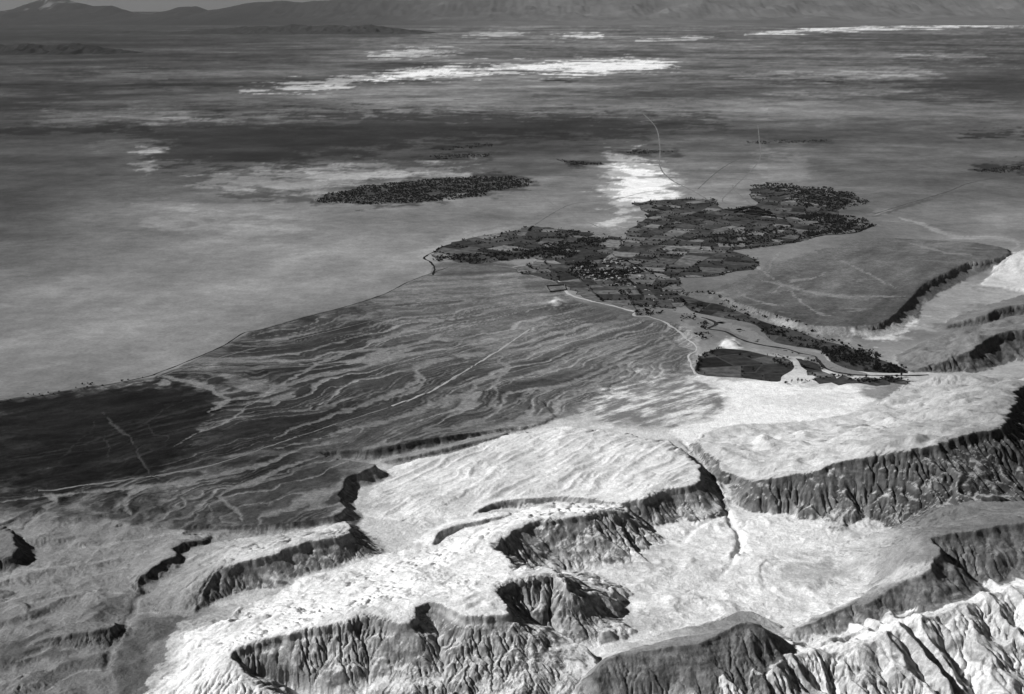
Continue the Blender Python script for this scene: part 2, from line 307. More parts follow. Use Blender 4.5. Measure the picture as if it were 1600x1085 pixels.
# ------------------------------------------------------------------ colour of the ground (grey values of flat lit ground)
VX, VY = PX(X, Y, Z); VY = np.where(Y > 300, VY, 3000)   # where each point is seen in the survey photograph
gx = [-300, 0, 200, 400, 600, 800, 1000, 1200, 1400, 1600, 1900]
tab = {10: [46, 46, 48, 66, 85, 92, 96, 96, 92, 90, 90], 30: [44, 46, 50, 66, 84, 94, 100, 100, 95, 92, 92], 60: [40, 44, 52, 70, 90, 100, 108, 100, 92, 88, 88], 90: [54, 58, 66, 80, 100, 108, 104, 100, 100, 95, 90],
 120: [68, 70, 74, 84, 104, 112, 98, 104, 112, 84, 80], 150: [60, 62, 68, 82, 100, 106, 92, 98, 94, 68, 68], 180: [72, 72, 82, 86, 90, 100, 102, 104, 102, 96, 96], 210: [62, 60, 58, 64, 72, 70, 78, 92, 102, 96, 94],
 240: [70, 70, 78, 66, 68, 82, 92, 104, 104, 98, 96], 270: [74, 74, 82, 86, 92, 104, 120, 122, 104, 92, 90], 300: [74, 74, 88, 104, 112, 115, 125, 122, 104, 104, 100], 330: [76, 78, 118, 130, 122, 114, 120, 116, 110, 118, 118],
 360: [80, 84, 112, 130, 122, 118, 116, 112, 106, 118, 118], 400: [94, 100, 122, 134, 134, 122, 118, 112, 106, 130, 130], 450: [112, 120, 132, 136, 132, 112, 110, 108, 105, 130, 130], 520: [118, 124, 130, 126, 105, 104, 110, 110, 110, 130, 130],
 600: [118, 124, 120, 95, 98, 105, 120, 200, 190, 165, 150], 680: [90, 90, 92, 95, 110, 180, 190, 215, 190, 170, 160], 760: [108, 108, 108, 115, 160, 205, 225, 230, 205, 150, 150], 850: [132, 135, 145, 165, 190, 238, 252, 250, 222, 150, 150],
 950: [130, 132, 135, 180, 245, 250, 252, 250, 240, 215, 200], 1090: [128, 130, 120, 190, 246, 246, 246, 240, 240, 230, 230], 1400: [130, 130, 130, 180, 215, 215, 215, 215, 215, 215, 215]}
ty = np.array(sorted(tab)); tv = np.array([tab[k] for k in ty], float)
fy = np.interp(np.clip(VY, 10, 1399), ty, np.arange(len(ty))); fx = np.interp(np.clip(VX, -300, 1900), gx, np.arange(len(gx)))
iy = np.minimum(fy.astype(int), len(ty)-2); ix = np.minimum(fx.astype(int), len(gx)-2); fy = fy-iy; fx = fx-ix
fy = fy*fy*(3-2*fy); fx = fx*fx*(3-2*fx)
G = (tv[iy, ix]*(1-fx)+tv[iy, ix+1]*fx)*(1-fy)+(tv[iy+1, ix]*(1-fx)+tv[iy+1, ix+1]*fx)*fy
del iy, ix, fy, fx
rr_ = np.hypot(X, Y)
n_big = fbm(X, Y, 5200, 4, 71); n_mid = fbm(X, Y, 700, 4, 72); n_sm = fbm(X, Y, 110, 4, 73)
farw = ss(3300, 6500, rr_)
streak = np.zeros_like(G)
fsel = rr_ > 4500
ux = (X[fsel]*.97+Y[fsel]*.24); vy_ = (-X[fsel]*.24+Y[fsel]*.97)
st = fbm(ux/1.6, vy_, 2600, 7, 74, .76)*1.25; streak[fsel] = st
G *= 1+farw*(n_big*.22+streak*.95*ss(6000, 14000, rr_)+n_mid*.12)
G *= 1+(1-farw)*(n_mid*.12+n_sm*.10)
# faint wind-swept bands on the pale left plain
pl = (REG == 0) & (rr_ > 2900)
bnd = np.zeros_like(G); bx_ = X[pl]*.35+Y[pl]*.94; by_ = -X[pl]*.94+Y[pl]*.35
bnd[pl] = fbm(bx_/3.2, by_, 260, 5, 77)
G *= 1+.13*bnd*(1-ss(9000, 14000, rr_))

def tone(poly, g, soft, warp=0.0, wl=300, mix=1.0, seed=0, regs=None, mul=None, fray=None):
    global G
    P = np.array(poly, float)
    m = soft+warp*2+2
    sel = (VX > P[:, 0].min()-m) & (VX < P[:, 0].max()+m) & (VY > P[:, 1].min()-m) & (VY < P[:, 1].max()+m)
    if regs is not None: sel &= np.isin(REG, regs)
    x, y = VX[sel], VY[sel]
    if warp:
        wx_ = fbm(X[sel], Y[sel], wl, 5, 80+seed, .6); x = x+wx_*warp*2.5; y = y+fbm(X[sel], Y[sel], wl, 5, 81+seed, .6)*warp
    d = sd_poly(x, y, P)
    cw = W(P[:, 0].mean(), max(P[:, 1].mean(), 20)); pm = math.hypot(cw[1], CAM_H)/FPX
    d = d+fbm(X[sel], Y[sel], 60*pm, 6, 83+seed, .68)*(soft*2.6+warp*1.6)*(1.0 if fray is None else fray)
    m_ = (1-ss(-soft, soft, d))*mix
    gg = G[sel]
    t_ = g*(1+.5*(gg/np.maximum(1, gg.mean())-1)) if mul is None else gg*mul
    G[sel] = gg*(1-m_)+t_*m_
WM = np.zeros((NR, NC), f32)
def tline(pts, g, wpx, warp=1.5, mix=1.0, wl=60, seed=0, cut=0):
    global G
    P = catmull(pts, 4); m = wpx*2+warp*3+2
    sel = (VX > P[:, 0].min()-m) & (VX < P[:, 0].max()+m) & (VY > P[:, 1].min()-m) & (VY < P[:, 1].max()+m)
    x, y = VX[sel], VY[sel]
    x = x+fbm(X[sel], Y[sel], wl, 4, 90+seed, .6)*warp*3; y = y+fbm(X[sel], Y[sel], wl, 4, 91+seed, .6)*warp
    jg_ = fbm(X[sel], Y[sel], 34, 4, 95+seed, .68)
    d, tq = d_line_t(x, y, P); d = d+jg_*wpx*1.1
    wv_ = wpx*np.clip(np.minimum(tq+.02, (1.02-tq)*.7)*5, 0, 1)*(1+.6*gn(X[sel]/wl*.6, Y[sel]/wl*.6, 93+seed))
    m_ = (1-ss(wv_*.45, wv_*1.05, d))*mix
    G[sel] = G[sel]*(1-m_)+g*m_
    if cut: WM[sel] = np.maximum(WM[sel], m_*cut)
FLR = [0, fan_t]
isr0 = lambda *a: np.isin(REG, a)
# --- the fan and its dark varnished gravel
FANP = [(-60, 634), (120, 608), (240, 590), (300, 565), (390, 520), (470, 497), (540, 480), (600, 460), (650, 437), (672, 428), (676, 415), (690, 410), (760, 405), (830, 420), (880, 448), (900, 470), (960, 485), (1010, 500), (1060, 505), (1085, 520), (1090, 585), (1060, 592), (1010, 605), (960, 632), (900, 648), (850, 660), (745, 678), (640, 694), (510, 714), (590, 726), (540, 750), (535, 792), (490, 814), (368, 828), (250, 828), (120, 800), (-60, 790)]
G_PRE = G.copy()
tone(FANP, 104, 1.5, 1, 120, regs=FLR, fray=.3)
tone([(560, 560), (700, 545), (820, 570), (900, 600), (820, 640), (640, 680), (480, 700), (440, 660)], 84, 25, 12, 300, regs=FLR, seed=2)
tone([(-60, 770), (230, 752), (420, 715), (500, 715), (540, 750), (535, 792), (490, 814), (368, 826), (150, 812), (-60, 800)], 76, 8, 6, 200, regs=FLR, seed=9)
tone([(-60, 634), (240, 590), (390, 520), (540, 480), (600, 500), (560, 600), (500, 670), (430, 730), (300, 765), (-60, 775)], 60, 32, 14, 400, regs=FLR, seed=3)
tone([(300, 565), (470, 510), (600, 520), (640, 570), (560, 640), (440, 690), (340, 640)], 62, 20, 14, 300, mix=.7, regs=FLR, seed=4)
tone([(740, 425), (800, 432), (860, 462), (890, 480), (860, 505), (800, 545), (755, 555), (752, 515), (800, 490), (770, 465)], 122, 9, 8, 120, mix=.85, regs=FLR, seed=5)
fs = np.isin(REG, FLR) & (VY > 400) & (VY < 850) & (VX < 1100)
fd = sd_poly(VX[fs], VY[fs], FANP)
ap = W(1300, 400); ddx = X[fs]-ap[0]; ddy = Y[fs]-ap[1]
rad_ = np.hypot(ddx, ddy); ang = np.arctan2(ddy, ddx)
ang = np.where(ang > 0, ang-2*np.pi, ang)+fbm(X[fs], Y[fs], 700, 3, 101)*.085+fbm(X[fs], Y[fs], 90, 3, 102)*.010
s1 = fbm(ang*20, rad_/900, 1.0, 6, 103, .66)
jg = fbm(X[fs], Y[fs], 46, 4, 106, .65)
inside = 1-ss(-5, 2, fd)
gz = G[fs]
gz = gz*(1+inside*(s1*.75+jg*.2))*(1-.07*inside)
def web(fa, fr, wdt, sd_):                 # branching channel web of one size
    a1 = ang*fa+fbm(X[fs], Y[fs], 340, 4, sd_)*(.35+fa*.005)+jg*.0045*fa
    c = np.abs(gn(a1, rad_/fr+.7*gn(ang*3, rad_/600, sd_+1), sd_+2))
    return 1-ss(wdt*.6, wdt*1.3, c+jg*wdt*.8)
lim = inside*ss(425, 500, VY[fs])
m1 = web(19, 1700, .075, 110)*ss(-.5, .15, gn(ang*9, rad_/600, 118))
m2 = web(48, 1100, .08, 113)*ss(-.45, .15, gn(ang*18, rad_/500, 119))
m3 = web(115, 650, .10, 116)*ss(-.35, .2, gn(ang*30, rad_/420, 120))
lit = np.clip(gz*.25+116, 0, 152)
ww = np.clip(np.maximum(np.maximum(m1*1.0, m2*.9), m3*.6), 0, 1)*lim*(.6+.4*ss(200, 620, VX[fs]))
gz = gz*(1-ww)+lit*ww
WM[fs] = np.maximum(WM[fs], ww*2.8*ss(-4, -14, fd))
G[fs] = gz
tone([(-60, 645), (120, 613), (240, 593), (322, 606), (345, 632), (332, 650), (312, 682), (250, 735), (130, 754), (-60, 764)], 38, 11, 16, 90, regs=FLR, seed=6)
tone([(325, 735), (420, 690), (520, 640), (565, 636), (525, 665), (430, 716), (350, 742)], 50, 14, 8, 160, mix=.8, regs=FLR, seed=7)
tone([(560, 620), (640, 590), (700, 570), (760, 560), (720, 600), (640, 630), (560, 660)], 76, 10, 8, 130, mix=.6, regs=FLR, seed=8)
tone([(930, 470), (1000, 492), (990, 505), (930, 510), (890, 490)], 92, 3, 2, 60, mix=.8, regs=FLR)
tone([(1000, 510), (1062, 520), (1085, 560), (1060, 575), (1000, 560)], 96, 6, 4, 80, mix=.7, regs=FLR)
for k, p in enumerate([[(-20, 720), (107, 701), (164, 680), (205, 670), (232, 660), (252, 643), (297, 622)], [(232, 660), (240, 678), (262, 684), (255, 700)], [(150, 655), (140, 675), (110, 700), (90, 725)], [(164, 680), (170, 705), (166, 715)]]): tline(p, 60, 1.4, 3, .7, 50, 70+k)
tone([(60, 640), (160, 620), (220, 640), (150, 690), (40, 690)], 42, 18, 16, 120, mix=.8, regs=FLR, seed=41)
kk = isr0(*FLR) & (VY > 570) & (VY < 800) & (VX < 420); G[kk] *= 1+.75*fbm((X[kk]*.8+Y[kk]*.6)/2.5, -X[kk]*.6+Y[kk]*.8, 70, 5, 195, .68)
WASH = [
 ([(784, 548), (782, 565), (796, 575), (776, 587), (748, 595), (731, 612), (680, 629), (653, 643), (598, 660), (550, 669), (480, 690), (420, 702)], 4.5),
 ([(820, 520), (770, 549), (707, 558), (666, 568), (646, 578), (653, 592), (632, 606), (581, 626), (544, 640), (470, 665), (430, 685)], 5),
 ([(646, 578), (655, 585), (660, 600), (640, 612), (600, 625)], 5),
 ([(714, 507), (683, 527), (643, 540), (600, 545), (564, 548), (530, 554), (498, 568), (460, 588), (430, 605), (399, 623)], 3.5),
 ([(700, 500), (646, 513), (619, 524), (581, 534), (564, 548)], 3.5),
 ([(239, 587), (273, 592), (324, 604), (341, 616), (355, 624), (340, 634), (327, 643)], 5),
 ([(250, 592), (262, 597), (240, 600)], 5),
 ([(160, 643), (177, 663), (205, 684), (215, 708), (222, 722), (236, 742), (273, 759), (283, 776)], 2.2),
 ([(1035, 524), (1007, 551), (939, 578), (888, 599), (827, 612), (803, 629), (770, 640)], 3.6),
 ([(973, 530), (922, 541), (854, 578), (816, 588), (770, 610)], 3.2),
 ([(888, 520), (850, 540), (827, 556)], 2.4),
 ([(796, 575), (770, 600), (775, 612), (768, 628), (740, 645)], 3.5),
 ([(1035, 524), (1050, 540), (1030, 560), (990, 570), (940, 590), (900, 618), (860, 640)], 4),
 ([(540, 690), (470, 700), (420, 722), (330, 745), (250, 757), (120, 770), (-20, 785)], 3.5),
 ([(500, 712), (430, 735), (400, 752), (360, 765), (345, 780), (370, 800), (380, 815)], 4.5),
 ([(283, 776), (290, 790), (265, 800), (240, 815), (180, 822)], 3),
 ([(240, 755), (205, 770), (195, 790), (205, 805)], 5),
 ([(60, 770), (90, 782), (60, 800), (30, 830)], 4),
 ([(560, 700), (620, 690), (700, 668), (780, 655)], 2.6),
 ([(430, 605), (380, 640), (350, 660), (300, 680), (270, 700)], 2.2),
]
for k, (p, wd) in enumerate(WASH): tline(p, 74 if p[0][0] == 160 else 126, wd, 3, .85, 70, k, cut=2.2)
fsd = np.full((NR, NC), 99.0); kk = (REG == 0) & (VY > 390) & (VY < 640) & (VX < 760); fsd[kk] = sd_poly(VX[kk]+fbm(X[kk], Y[kk], 40, 3, 191)*3, VY[kk]+fbm(X[kk], Y[kk], 40, 3, 192)*1.5, FANP)
mk = ss(-.5, 1.2, fsd)*kk; G = G*(1-mk)+G_PRE*mk
# --- mottled pale badland between the fan and the flats
MOT = [(895, 648), (930, 618), (985, 588), (1075, 586), (1135, 598), (1140, 640), (1065, 668), (940, 662)]
ms = isr0(0) & (VX > 860) & (VX < 1180) & (VY > 560) & (VY < 690)
md = 1-ss(-14, 10, sd_poly(VX[ms], VY[ms], MOT)+fbm(X[ms], Y[ms], 60, 4, 161)*22)
mn = fbm((X[ms]*.75+Y[ms]*.66)/3.0, -X[ms]*.66+Y[ms]*.75, 30, 5, 162, .66)
G[ms] = G[ms]*(1-md)+(122+100*ss(-.22, .34, mn+.35*fbm(X[ms], Y[ms], 170, 2, 163)))*md
tone([(1088, 588), (1180, 598), (1265, 602), (1355, 605), (1385, 612), (1350, 640), (1300, 665), (1180, 662), (1110, 680), (1080, 692), (1045, 686), (1060, 672), (1130, 648), (1135, 620), (1100, 600)], 236, 4, 5, 90, regs=[0, big, dome], seed=12)
tone([(1345, 612), (1400, 598), (1410, 605), (1400, 625), (1380, 625)], 130, 5, 3, 60, regs=[0, big])
tone([(1160, 625), (1240, 608), (1300, 612), (1340, 622), (1260, 650)], 190, 8, 20, 45, mix=.6, regs=[0, big], seed=13)
tone([(590, 716), (700, 698), (800, 672), (900, 655), (1020, 672), (1050, 688), (1000, 682), (900, 668), (800, 680), (700, 712), (620, 730), (560, 760), (555, 800), (570, 740)], 200, 5, 4, 60, regs=[0, dome, fan_t], seed=14)
tone([(556, 735), (600, 724), (650, 760), (720, 800), (790, 800), (800, 815), (720, 840), (680, 862), (560, 880), (420, 930), (345, 955), (330, 945), (440, 900), (545, 868), (552, 800)], 206, 5, 4, 80, regs=[0, r_hog0], seed=10)
# --- lowland at lower left
low = [(-80, 790), (120, 805), (250, 832), (330, 850), (240, 905), (250, 958), (320, 960), (235, 1000), (200, 1090), (-80, 1200)]
tone(low, 138, 6, 8, 160, regs=[0, q3, q4, q5, q6, cany], seed=15)
tone([(30, 820), (65, 825), (60, 855), (40, 930), (20, 960), (0, 940), (0, 860)], 150, 5, 3, 80, seed=20)
tone([(230, 965), (300, 955), (275, 985), (235, 1005), (225, 1040), (240, 1060), (190, 1090), (170, 1050), (200, 990)], 105, 4, 3, 90, regs=[0, front], seed=16)
tone([(140, 940), (200, 928), (195, 955), (130, 965)], 96, 6, 4, 60, mix=.7, seed=17)
tone([(0, 1010), (60, 985), (170, 980), (170, 990), (90, 1010), (0, 1045)], 88, 7, 6, 80, mix=.7, seed=18)
tone([(60, 1060), (120, 1025), (150, 1030), (100, 1075)], 100, 6, 5, 80, mix=.6, seed=19)
for k_, p_ in enumerate([[(-20, 905), (60, 888), (120, 880), (190, 872), (250, 850)], [(0, 950), (80, 935), (150, 925), (215, 930)], [(20, 1040), (90, 1005), (160, 1000), (185, 985)], [(60, 1085), (120, 1050), (170, 1045)], [(110, 860), (170, 850), (240, 838), (300, 832)]]): tline(p_, 168, 2.6, 5, .6, 60, 75+k_, cut=1.5)
tline([(300, 955), (205, 960), (204, 985), (180, 1010), (165, 1055)], 165, 3, 1.5, .8)
# --- dip slopes, basin, hills
isr = lambda *a: np.isin(REG, a)
k = isr(front); G[k] = (243-62*ss(16, 1, Z[k]+14*n_sm[k])*ss(470, 380, VX[k]))*(1+.12*n_sm[k]+.08*n_mid[k])
k = isr(q1); G[k] = 240*(1+.1*n_sm[k])
k = isr(dome); G[k] = 222*(1+.14*n_sm[k])+10
k = isr(reg_hog); G[k] = 150
k = isr(cany); G[k] = np.maximum(G[k], 150+60*ss(240, 420, VX[k]))*(1+.15*n_sm[k])
k = isr(big); G[k] = (212-46*ss(1250, 1600, VX[k]))*(1+.14*n_sm[k]+.1*n_mid[k])
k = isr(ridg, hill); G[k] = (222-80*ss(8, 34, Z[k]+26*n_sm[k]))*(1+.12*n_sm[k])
k = isr(bad1); G[k] = 238*(1+.08*n_sm[k])
k = isr(riv); G[k] = 128*(1+.2*n_sm[k])
k = isr(riv3); G[k] = 205*(1+.15*n_sm[k])
k = isr(q4, q5, q6); G[k] = 128
tone([(1088, 690), (1180, 665), (1110, 680), (1250, 655), (1350, 640), (1300, 668), (1170, 690)], 225, 10, 8, 90, regs=[big], mix=.6)
tone([(1380, 915), (1430, 900), (1460, 885), (1465, 872), (1420, 880), (1360, 925), (1290, 950), (1240, 972), (1290, 962)], 215, 3, 3, 60, regs=[ridg], mix=.9)
tone([(1420, 800), (1500, 780), (1620, 780), (1620, 830), (1470, 835), (1440, 850)], 122, 14, 6, 120, regs=[ridg])
tone([(1320, 860), (1420, 815), (1440, 860), (1380, 900), (1310, 900)], 172, 16, 10, 70, regs=[ridg, 0], mix=.8)
# basin floor marks
tone([(860, 870), (960, 845), (1030, 860), (1000, 890), (880, 895)], 178, 14, 22, 60, mix=.6, regs=[0], seed=22)
tone([(1220, 880), (1300, 870), (1330, 900), (1290, 920), (1230, 905)], 176, 10, 20, 40, mix=.7, regs=[0], seed=23)
tone([(940, 930), (1060, 950), (1020, 985), (960, 990)], 180, 14, 20, 40, mix=.6, regs=[0], seed=24)
tone([(870, 880), (1100, 850), (1300, 880), (1250, 940), (1050, 960), (930, 940)], 212, 30, 60, 35, mix=.3, regs=[0], seed=25)
# scarp faces are a darker, coarser bed under the pale silt
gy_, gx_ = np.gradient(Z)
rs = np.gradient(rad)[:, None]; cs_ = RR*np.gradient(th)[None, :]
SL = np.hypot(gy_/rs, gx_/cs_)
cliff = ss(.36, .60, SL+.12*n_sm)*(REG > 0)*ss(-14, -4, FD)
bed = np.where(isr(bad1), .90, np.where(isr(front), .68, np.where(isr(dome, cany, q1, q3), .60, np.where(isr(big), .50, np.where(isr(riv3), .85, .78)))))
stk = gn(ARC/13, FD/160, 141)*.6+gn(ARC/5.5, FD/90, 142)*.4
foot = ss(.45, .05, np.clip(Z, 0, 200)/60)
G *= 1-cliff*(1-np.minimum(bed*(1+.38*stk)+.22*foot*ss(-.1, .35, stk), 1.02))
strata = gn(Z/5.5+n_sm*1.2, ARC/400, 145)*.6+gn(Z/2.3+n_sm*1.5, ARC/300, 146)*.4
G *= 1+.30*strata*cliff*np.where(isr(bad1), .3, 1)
# fine deposits in gullies
G = np.where((REG > 0) & ~isr(fan_t, ter), G*(1+.05*np.clip(FLOW-1.2, 0, 1.5)*(SL > .3)), G)
# --- right-hand gravel terrace
k = isr(ter); gp_ = G[k].copy(); G[k] = np.where(SL[k] > .3, 128, 106-14*ss(430, 500, VY[k])+14*ss(1250, 1120, VX[k]))*(1+.10*n_sm[k]+.18*fbm((X[k]*.5+Y[k]*.86)/3.5, -X[k]*.86+Y[k]*.5, 160, 6, 111, .68)*2.4)
ja = X[k]*.30+Y[k]*.95+fbm(X[k], Y[k], 260, 4, 112)*120; jb = X[k]*.95-Y[k]*.30
jw = (1-ss(.02, .075, np.abs(gn(ja/120, jb/700, 113))+fbm(X[k], Y[k], 40, 3, 115)*.05))*ss(-.3, .2, gn(ja/200, jb/300, 114))*(SL[k] < .3)
G[k] = G[k]*(1-.5*jw)+136*.5*jw
jm = ss(.5, 4, Z[k]); G[k] = G[k]*jm+gp_*(1-jm)
tone([(1330, 520), (1380, 515), (1430, 490), (1440, 500), (1400, 530), (1360, 530)], 205, 4, 10, 30, mix=.9, regs=[0, ter], seed=31)
tone([(1195, 496), (1290, 520), (1340, 525), (1330, 532), (1270, 520), (1200, 503)], 165, 5, 5, 30, mix=.7, regs=[0, ter], seed=32)
tone([(1440, 470), (1480, 440), (1530, 445), (1620, 450), (1620, 470), (1530, 480), (1480, 505), (1430, 520), (1400, 530), (1430, 490)], 152, 6, 8, 60, regs=[0], seed=33)
for k, p in enumerate([[(1185, 437), (1230, 447), (1290, 461), (1340, 464), (1420, 463)], [(1160, 400), (1200, 430), (1220, 445), (1205, 460)], [(1230, 452), (1270, 485), (1300, 495)], [(1300, 400), (1360, 430), (1400, 450)], [(1230, 440), (1270, 435), (1290, 425)], [(1150, 455), (1180, 470), (1230, 480)], [(1420, 380), (1480, 395), (1530, 400)], [(1220, 395), (1205, 410), (1200, 430)]]):
    tline(p, 142, 1.7 if k else 2.6, 2.2, .8, 50, 40+k)
# --- far plain: salt crusts, scrub belts, pale clearings (measured outlines)
def far(poly, g, soft, warp, mix=1, seed=0):
    cw = W(np.mean([p[0] for p in poly]), np.mean([p[1] for p in poly])); pm = math.hypot(cw[1], CAM_H)/FPX
    tone(poly, g, soft*1.3, warp*1.5, 130*pm, mix, seed, regs=[0], fray=1.5)
far([(200, 200), (330, 185), (480, 178), (640, 172), (800, 178), (950, 178), (1120, 182), (1130, 196), (960, 215), (780, 215), (650, 225), (560, 240), (450, 255), (330, 262), (255, 262), (238, 240), (262, 228), (215, 208)], 50, 6, 8, .78, 51)
far([(1000, 186), (1200, 190), (1320, 196), (1250, 206), (1080, 206), (980, 200)], 78, 5, 6, .6, 152)
far([(-60, 205), (120, 195), (230, 193), (230, 205), (120, 208), (-60, 215)], 42, 3, 3, .8, 52)
far([(-60, 160), (60, 150), (150, 140), (140, 150), (60, 172), (-60, 180)], 48, 5, 4, .8, 53)
far([(1380, 60), (1620, 50), (1620, 58), (1450, 64), (1250, 60), (1300, 54)], 62, 2, 2, .8, 54)
far([(1410, 95), (1500, 85), (1620, 90), (1620, 150), (1500, 155), (1400, 140), (1460, 120)], 62, 10, 8, .7, 55)
far([(840, 150), (1000, 143), (1300, 148), (1620, 145), (1620, 156), (1300, 155), (1000, 152)], 70, 3, 3, .7, 56)
far([(500, 155), (800, 152), (1200, 158), (1620, 162), (1620, 185), (1200, 182), (980, 178), (700, 172), (560, 168)], 108, 4, 2, .8, 57)
far([(215, 232), (240, 226), (262, 232), (240, 240), (225, 237)], 150, 3, 4, .8, 58)
far([(212, 258), (240, 250), (248, 258), (230, 268)], 140, 3, 4, .8, 59)
far([(170, 178), (290, 172), (300, 182), (190, 192), (60, 192), (70, 182)], 110, 5, 4, .7, 60)
far([(300, 292), (330, 275), (450, 266), (560, 262), (720, 264), (745, 272), (640, 280), (560, 288), (510, 298), (420, 302)], 142, 5, 7, .85, 61)
far([(480, 270), (560, 266), (720, 266), (730, 272), (600, 280), (500, 284)], 165, 3, 6, .7, 62)
far([(215, 335), (300, 330), (420, 345), (480, 358), (420, 364), (300, 356), (230, 348)], 146, 6, 5, .8, 63)
far([(210, 330), (400, 308), (640, 322), (800, 330), (720, 370), (500, 380), (250, 350)], 122, 16, 8, .6, 64)
far([(948, 244), (985, 240), (1000, 255), (1030, 258), (1060, 285), (1050, 312), (1000, 318), (985, 330), (965, 355), (945, 350), (958, 325), (930, 300), (955, 270)], 172, 6, 8, .9, 65)
far([(965, 262), (1000, 262), (1030, 285), (1055, 305), (1000, 315), (965, 305), (975, 280)], 225, 4, 8, .9, 66)
far([(1180, 250), (1250, 240), (1262, 255), (1260, 278), (1190, 285)], 132, 6, 4, .8, 67)
far([(1060, 285), (1130, 275), (1165, 290), (1150, 315), (1080, 305)], 138, 8, 8, .7, 68)
far([(1360, 330), (1395, 322), (1380, 340)], 140, 2, 2, .8, 69)
far([(670, 395), (740, 372), (800, 362), (760, 365), (700, 370), (665, 385)], 150, 4, 6, .7, 70)
SALT = np.zeros((NR, NC), bool)
def salt(poly, g, soft, warp, seed):
    g0 = G.copy(); far(poly, g, soft, warp, 1, seed)
    d = sd_poly(VX, VY, poly); SALT[(d < 0) & (REG == 0)] = True
salt([(380, 143), (450, 131), (560, 122), (640, 111), (760, 104), (860, 98), (950, 95), (1040, 97), (1056, 102), (1000, 111), (900, 116), (840, 114), (760, 113), (680, 119), (560, 131), (450, 141)], 196, 3, 4, 120)
salt([(760, 107), (860, 100), (950, 96), (1040, 98), (1055, 102), (1000, 110), (900, 115), (880, 112), (905, 106), (850, 109)], 252, 1.2, 1.2, 121)
salt([(560, 127), (640, 112), (700, 108), (780, 107), (760, 111), (680, 116), (600, 126)], 228, 2, 3, 122)
salt([(1166, 53), (1230, 48), (1330, 44), (1480, 39), (1700, 33), (1700, 38), (1480, 43.5), (1330, 48), (1230, 53)], 225, 1.4, 1, 123)
salt([(580, 86), (640, 78), (720, 80), (700, 86), (620, 90)], 190, 2.5, 3.5, 124)
salt([(725, 56), (770, 51), (830, 51), (790, 56)], 180, 1.6, 1.6, 125)
salt([(860, 57), (900, 54), (942, 54), (940, 58), (880, 60)], 215, 1.5, 1.5, 126)
salt([(995, 63), (1060, 60), (1130, 57), (1080, 64)], 185, 1.4, 1.5, 127)
far([(560, 63), (700, 52), (850, 40), (1000, 33), (1250, 22), (1250, 25), (1000, 36.5), (850, 44), (700, 57)], 135, 2, 1, .8, 128)
far([(600, 72), (760, 66), (960, 68), (960, 76), (760, 78), (640, 76)], 140, 4, 5, .6, 129)
far([(1150, 118), (1370, 112), (1430, 118), (1280, 124)], 150, 2, 4, .7, 130)
far([(1400, 86), (1480, 84), (1540, 88), (1480, 92)], 140, 2, 3, .7, 131)
far([(845, 126), (870, 124.5), (905, 126.5), (890, 129)], 30, 1, 0, .9, 132)
for k, p in enumerate([[(1510, 264), (1560, 258), (1620, 252), (1620, 266), (1560, 270)], [(1500, 212), (1560, 207), (1620, 208), (1620, 212), (1560, 214)]]): far(p, 48, 2, 5, .85, 133+k)
far([(700, 232), (770, 222), (765, 228), (680, 236)], 44, 2, 4, .8, 135)
far([(484, 314), (520, 302), (570, 290), (640, 283), (700, 277), (760, 275), (828, 279), (838, 286), (800, 298), (770, 302), (755, 307), (715, 312), (650, 320), (560, 321), (500, 319)], 66, 3, 4, .8, 140)
far([(885, 252), (940, 252), (942, 258), (890, 260)], 52, 1.5, 2, .8, 141)
far([(340, 296), (420, 300), (490, 308), (490, 318), (420, 312), (350, 302)], 72, 3, 4, .7, 142)
far([(640, 244), (720, 240), (772, 240), (768, 248), (690, 250)], 54, 2, 3, .7, 143)
far([(960, 238), (1060, 235), (1062, 241), (980, 243)], 60, 2, 3, .7, 144)
far([(1165, 224), (1220, 218), (1302, 217), (1300, 222), (1200, 227)], 66, 2, 3, .7, 145)
for k_, (xa, xb, y_, g_) in enumerate([(560, 820, 70, 132), (700, 1000, 83, 122), (0, 300, 112, 92), (100, 420, 118, 96), (620, 900, 140, 122), (1150, 1500, 100, 122), (980, 1250, 116, 126), (1200, 1450, 130, 122), (200, 330, 133, 44), (1300, 1560, 134, 66), (200, 480, 165, 104), (560, 760, 165, 118), (100, 260, 230, 92), (340, 560, 192, 84), (780, 960, 188, 58)]):
    far([(xa, y_), ((xa+xb)/2, y_-3.5), (xb, y_-2), ((xa+xb)/2, y_+2.5)], g_, 2.2, 4, .75, 150+k_)
kf = (rr_ > 4600) & (REG == 0)
mo = fbm(X[kf]/1.4, Y[kf], 420, 5, 197, .72); G[kf] *= 1+.30*mo*ss(4600, 6500, rr_[kf])
kb = kf & (VY > 165) & (VY < 275) & (VX > 150) & (VX < 1200); G[kb] *= 1+.5*fbm(X[kb]/1.8, Y[kb], 900, 5, 198, .7)
# a worn patch at the oasis gate, pale mounds, river flats
tone([(880, 455), (905, 448), (985, 440), (1000, 447), (985, 456), (930, 460), (895, 466)], 152, 4, 3, 40, mix=.8, regs=[0], seed=34)
tone([(858, 473), (868, 466), (880, 474), (868, 480)], 175, 3, 1, 30, regs=[0])
tone([(1125, 541), (1135, 528), (1150, 530), (1160, 545), (1140, 549)], 205, 2.5, 2, 30, mix=.9, regs=[0], seed=35)
tone([(1060, 505), (1075, 500), (1090, 530), (1096, 545), (1088, 585), (1078, 560), (1060, 530)], 165, 6, 6, 40, mix=.7, regs=[0], seed=36)
tone([(1200, 590), (1225, 575), (1240, 580), (1265, 598), (1215, 600)], 205, 3, 4, 30, mix=.9, regs=[0], seed=37)
tline([(1400, 340), (1440, 350), (1490, 370), (1560, 372), (1592, 380), (1580, 392)], 150, 3, 2, .8, 90, 60)
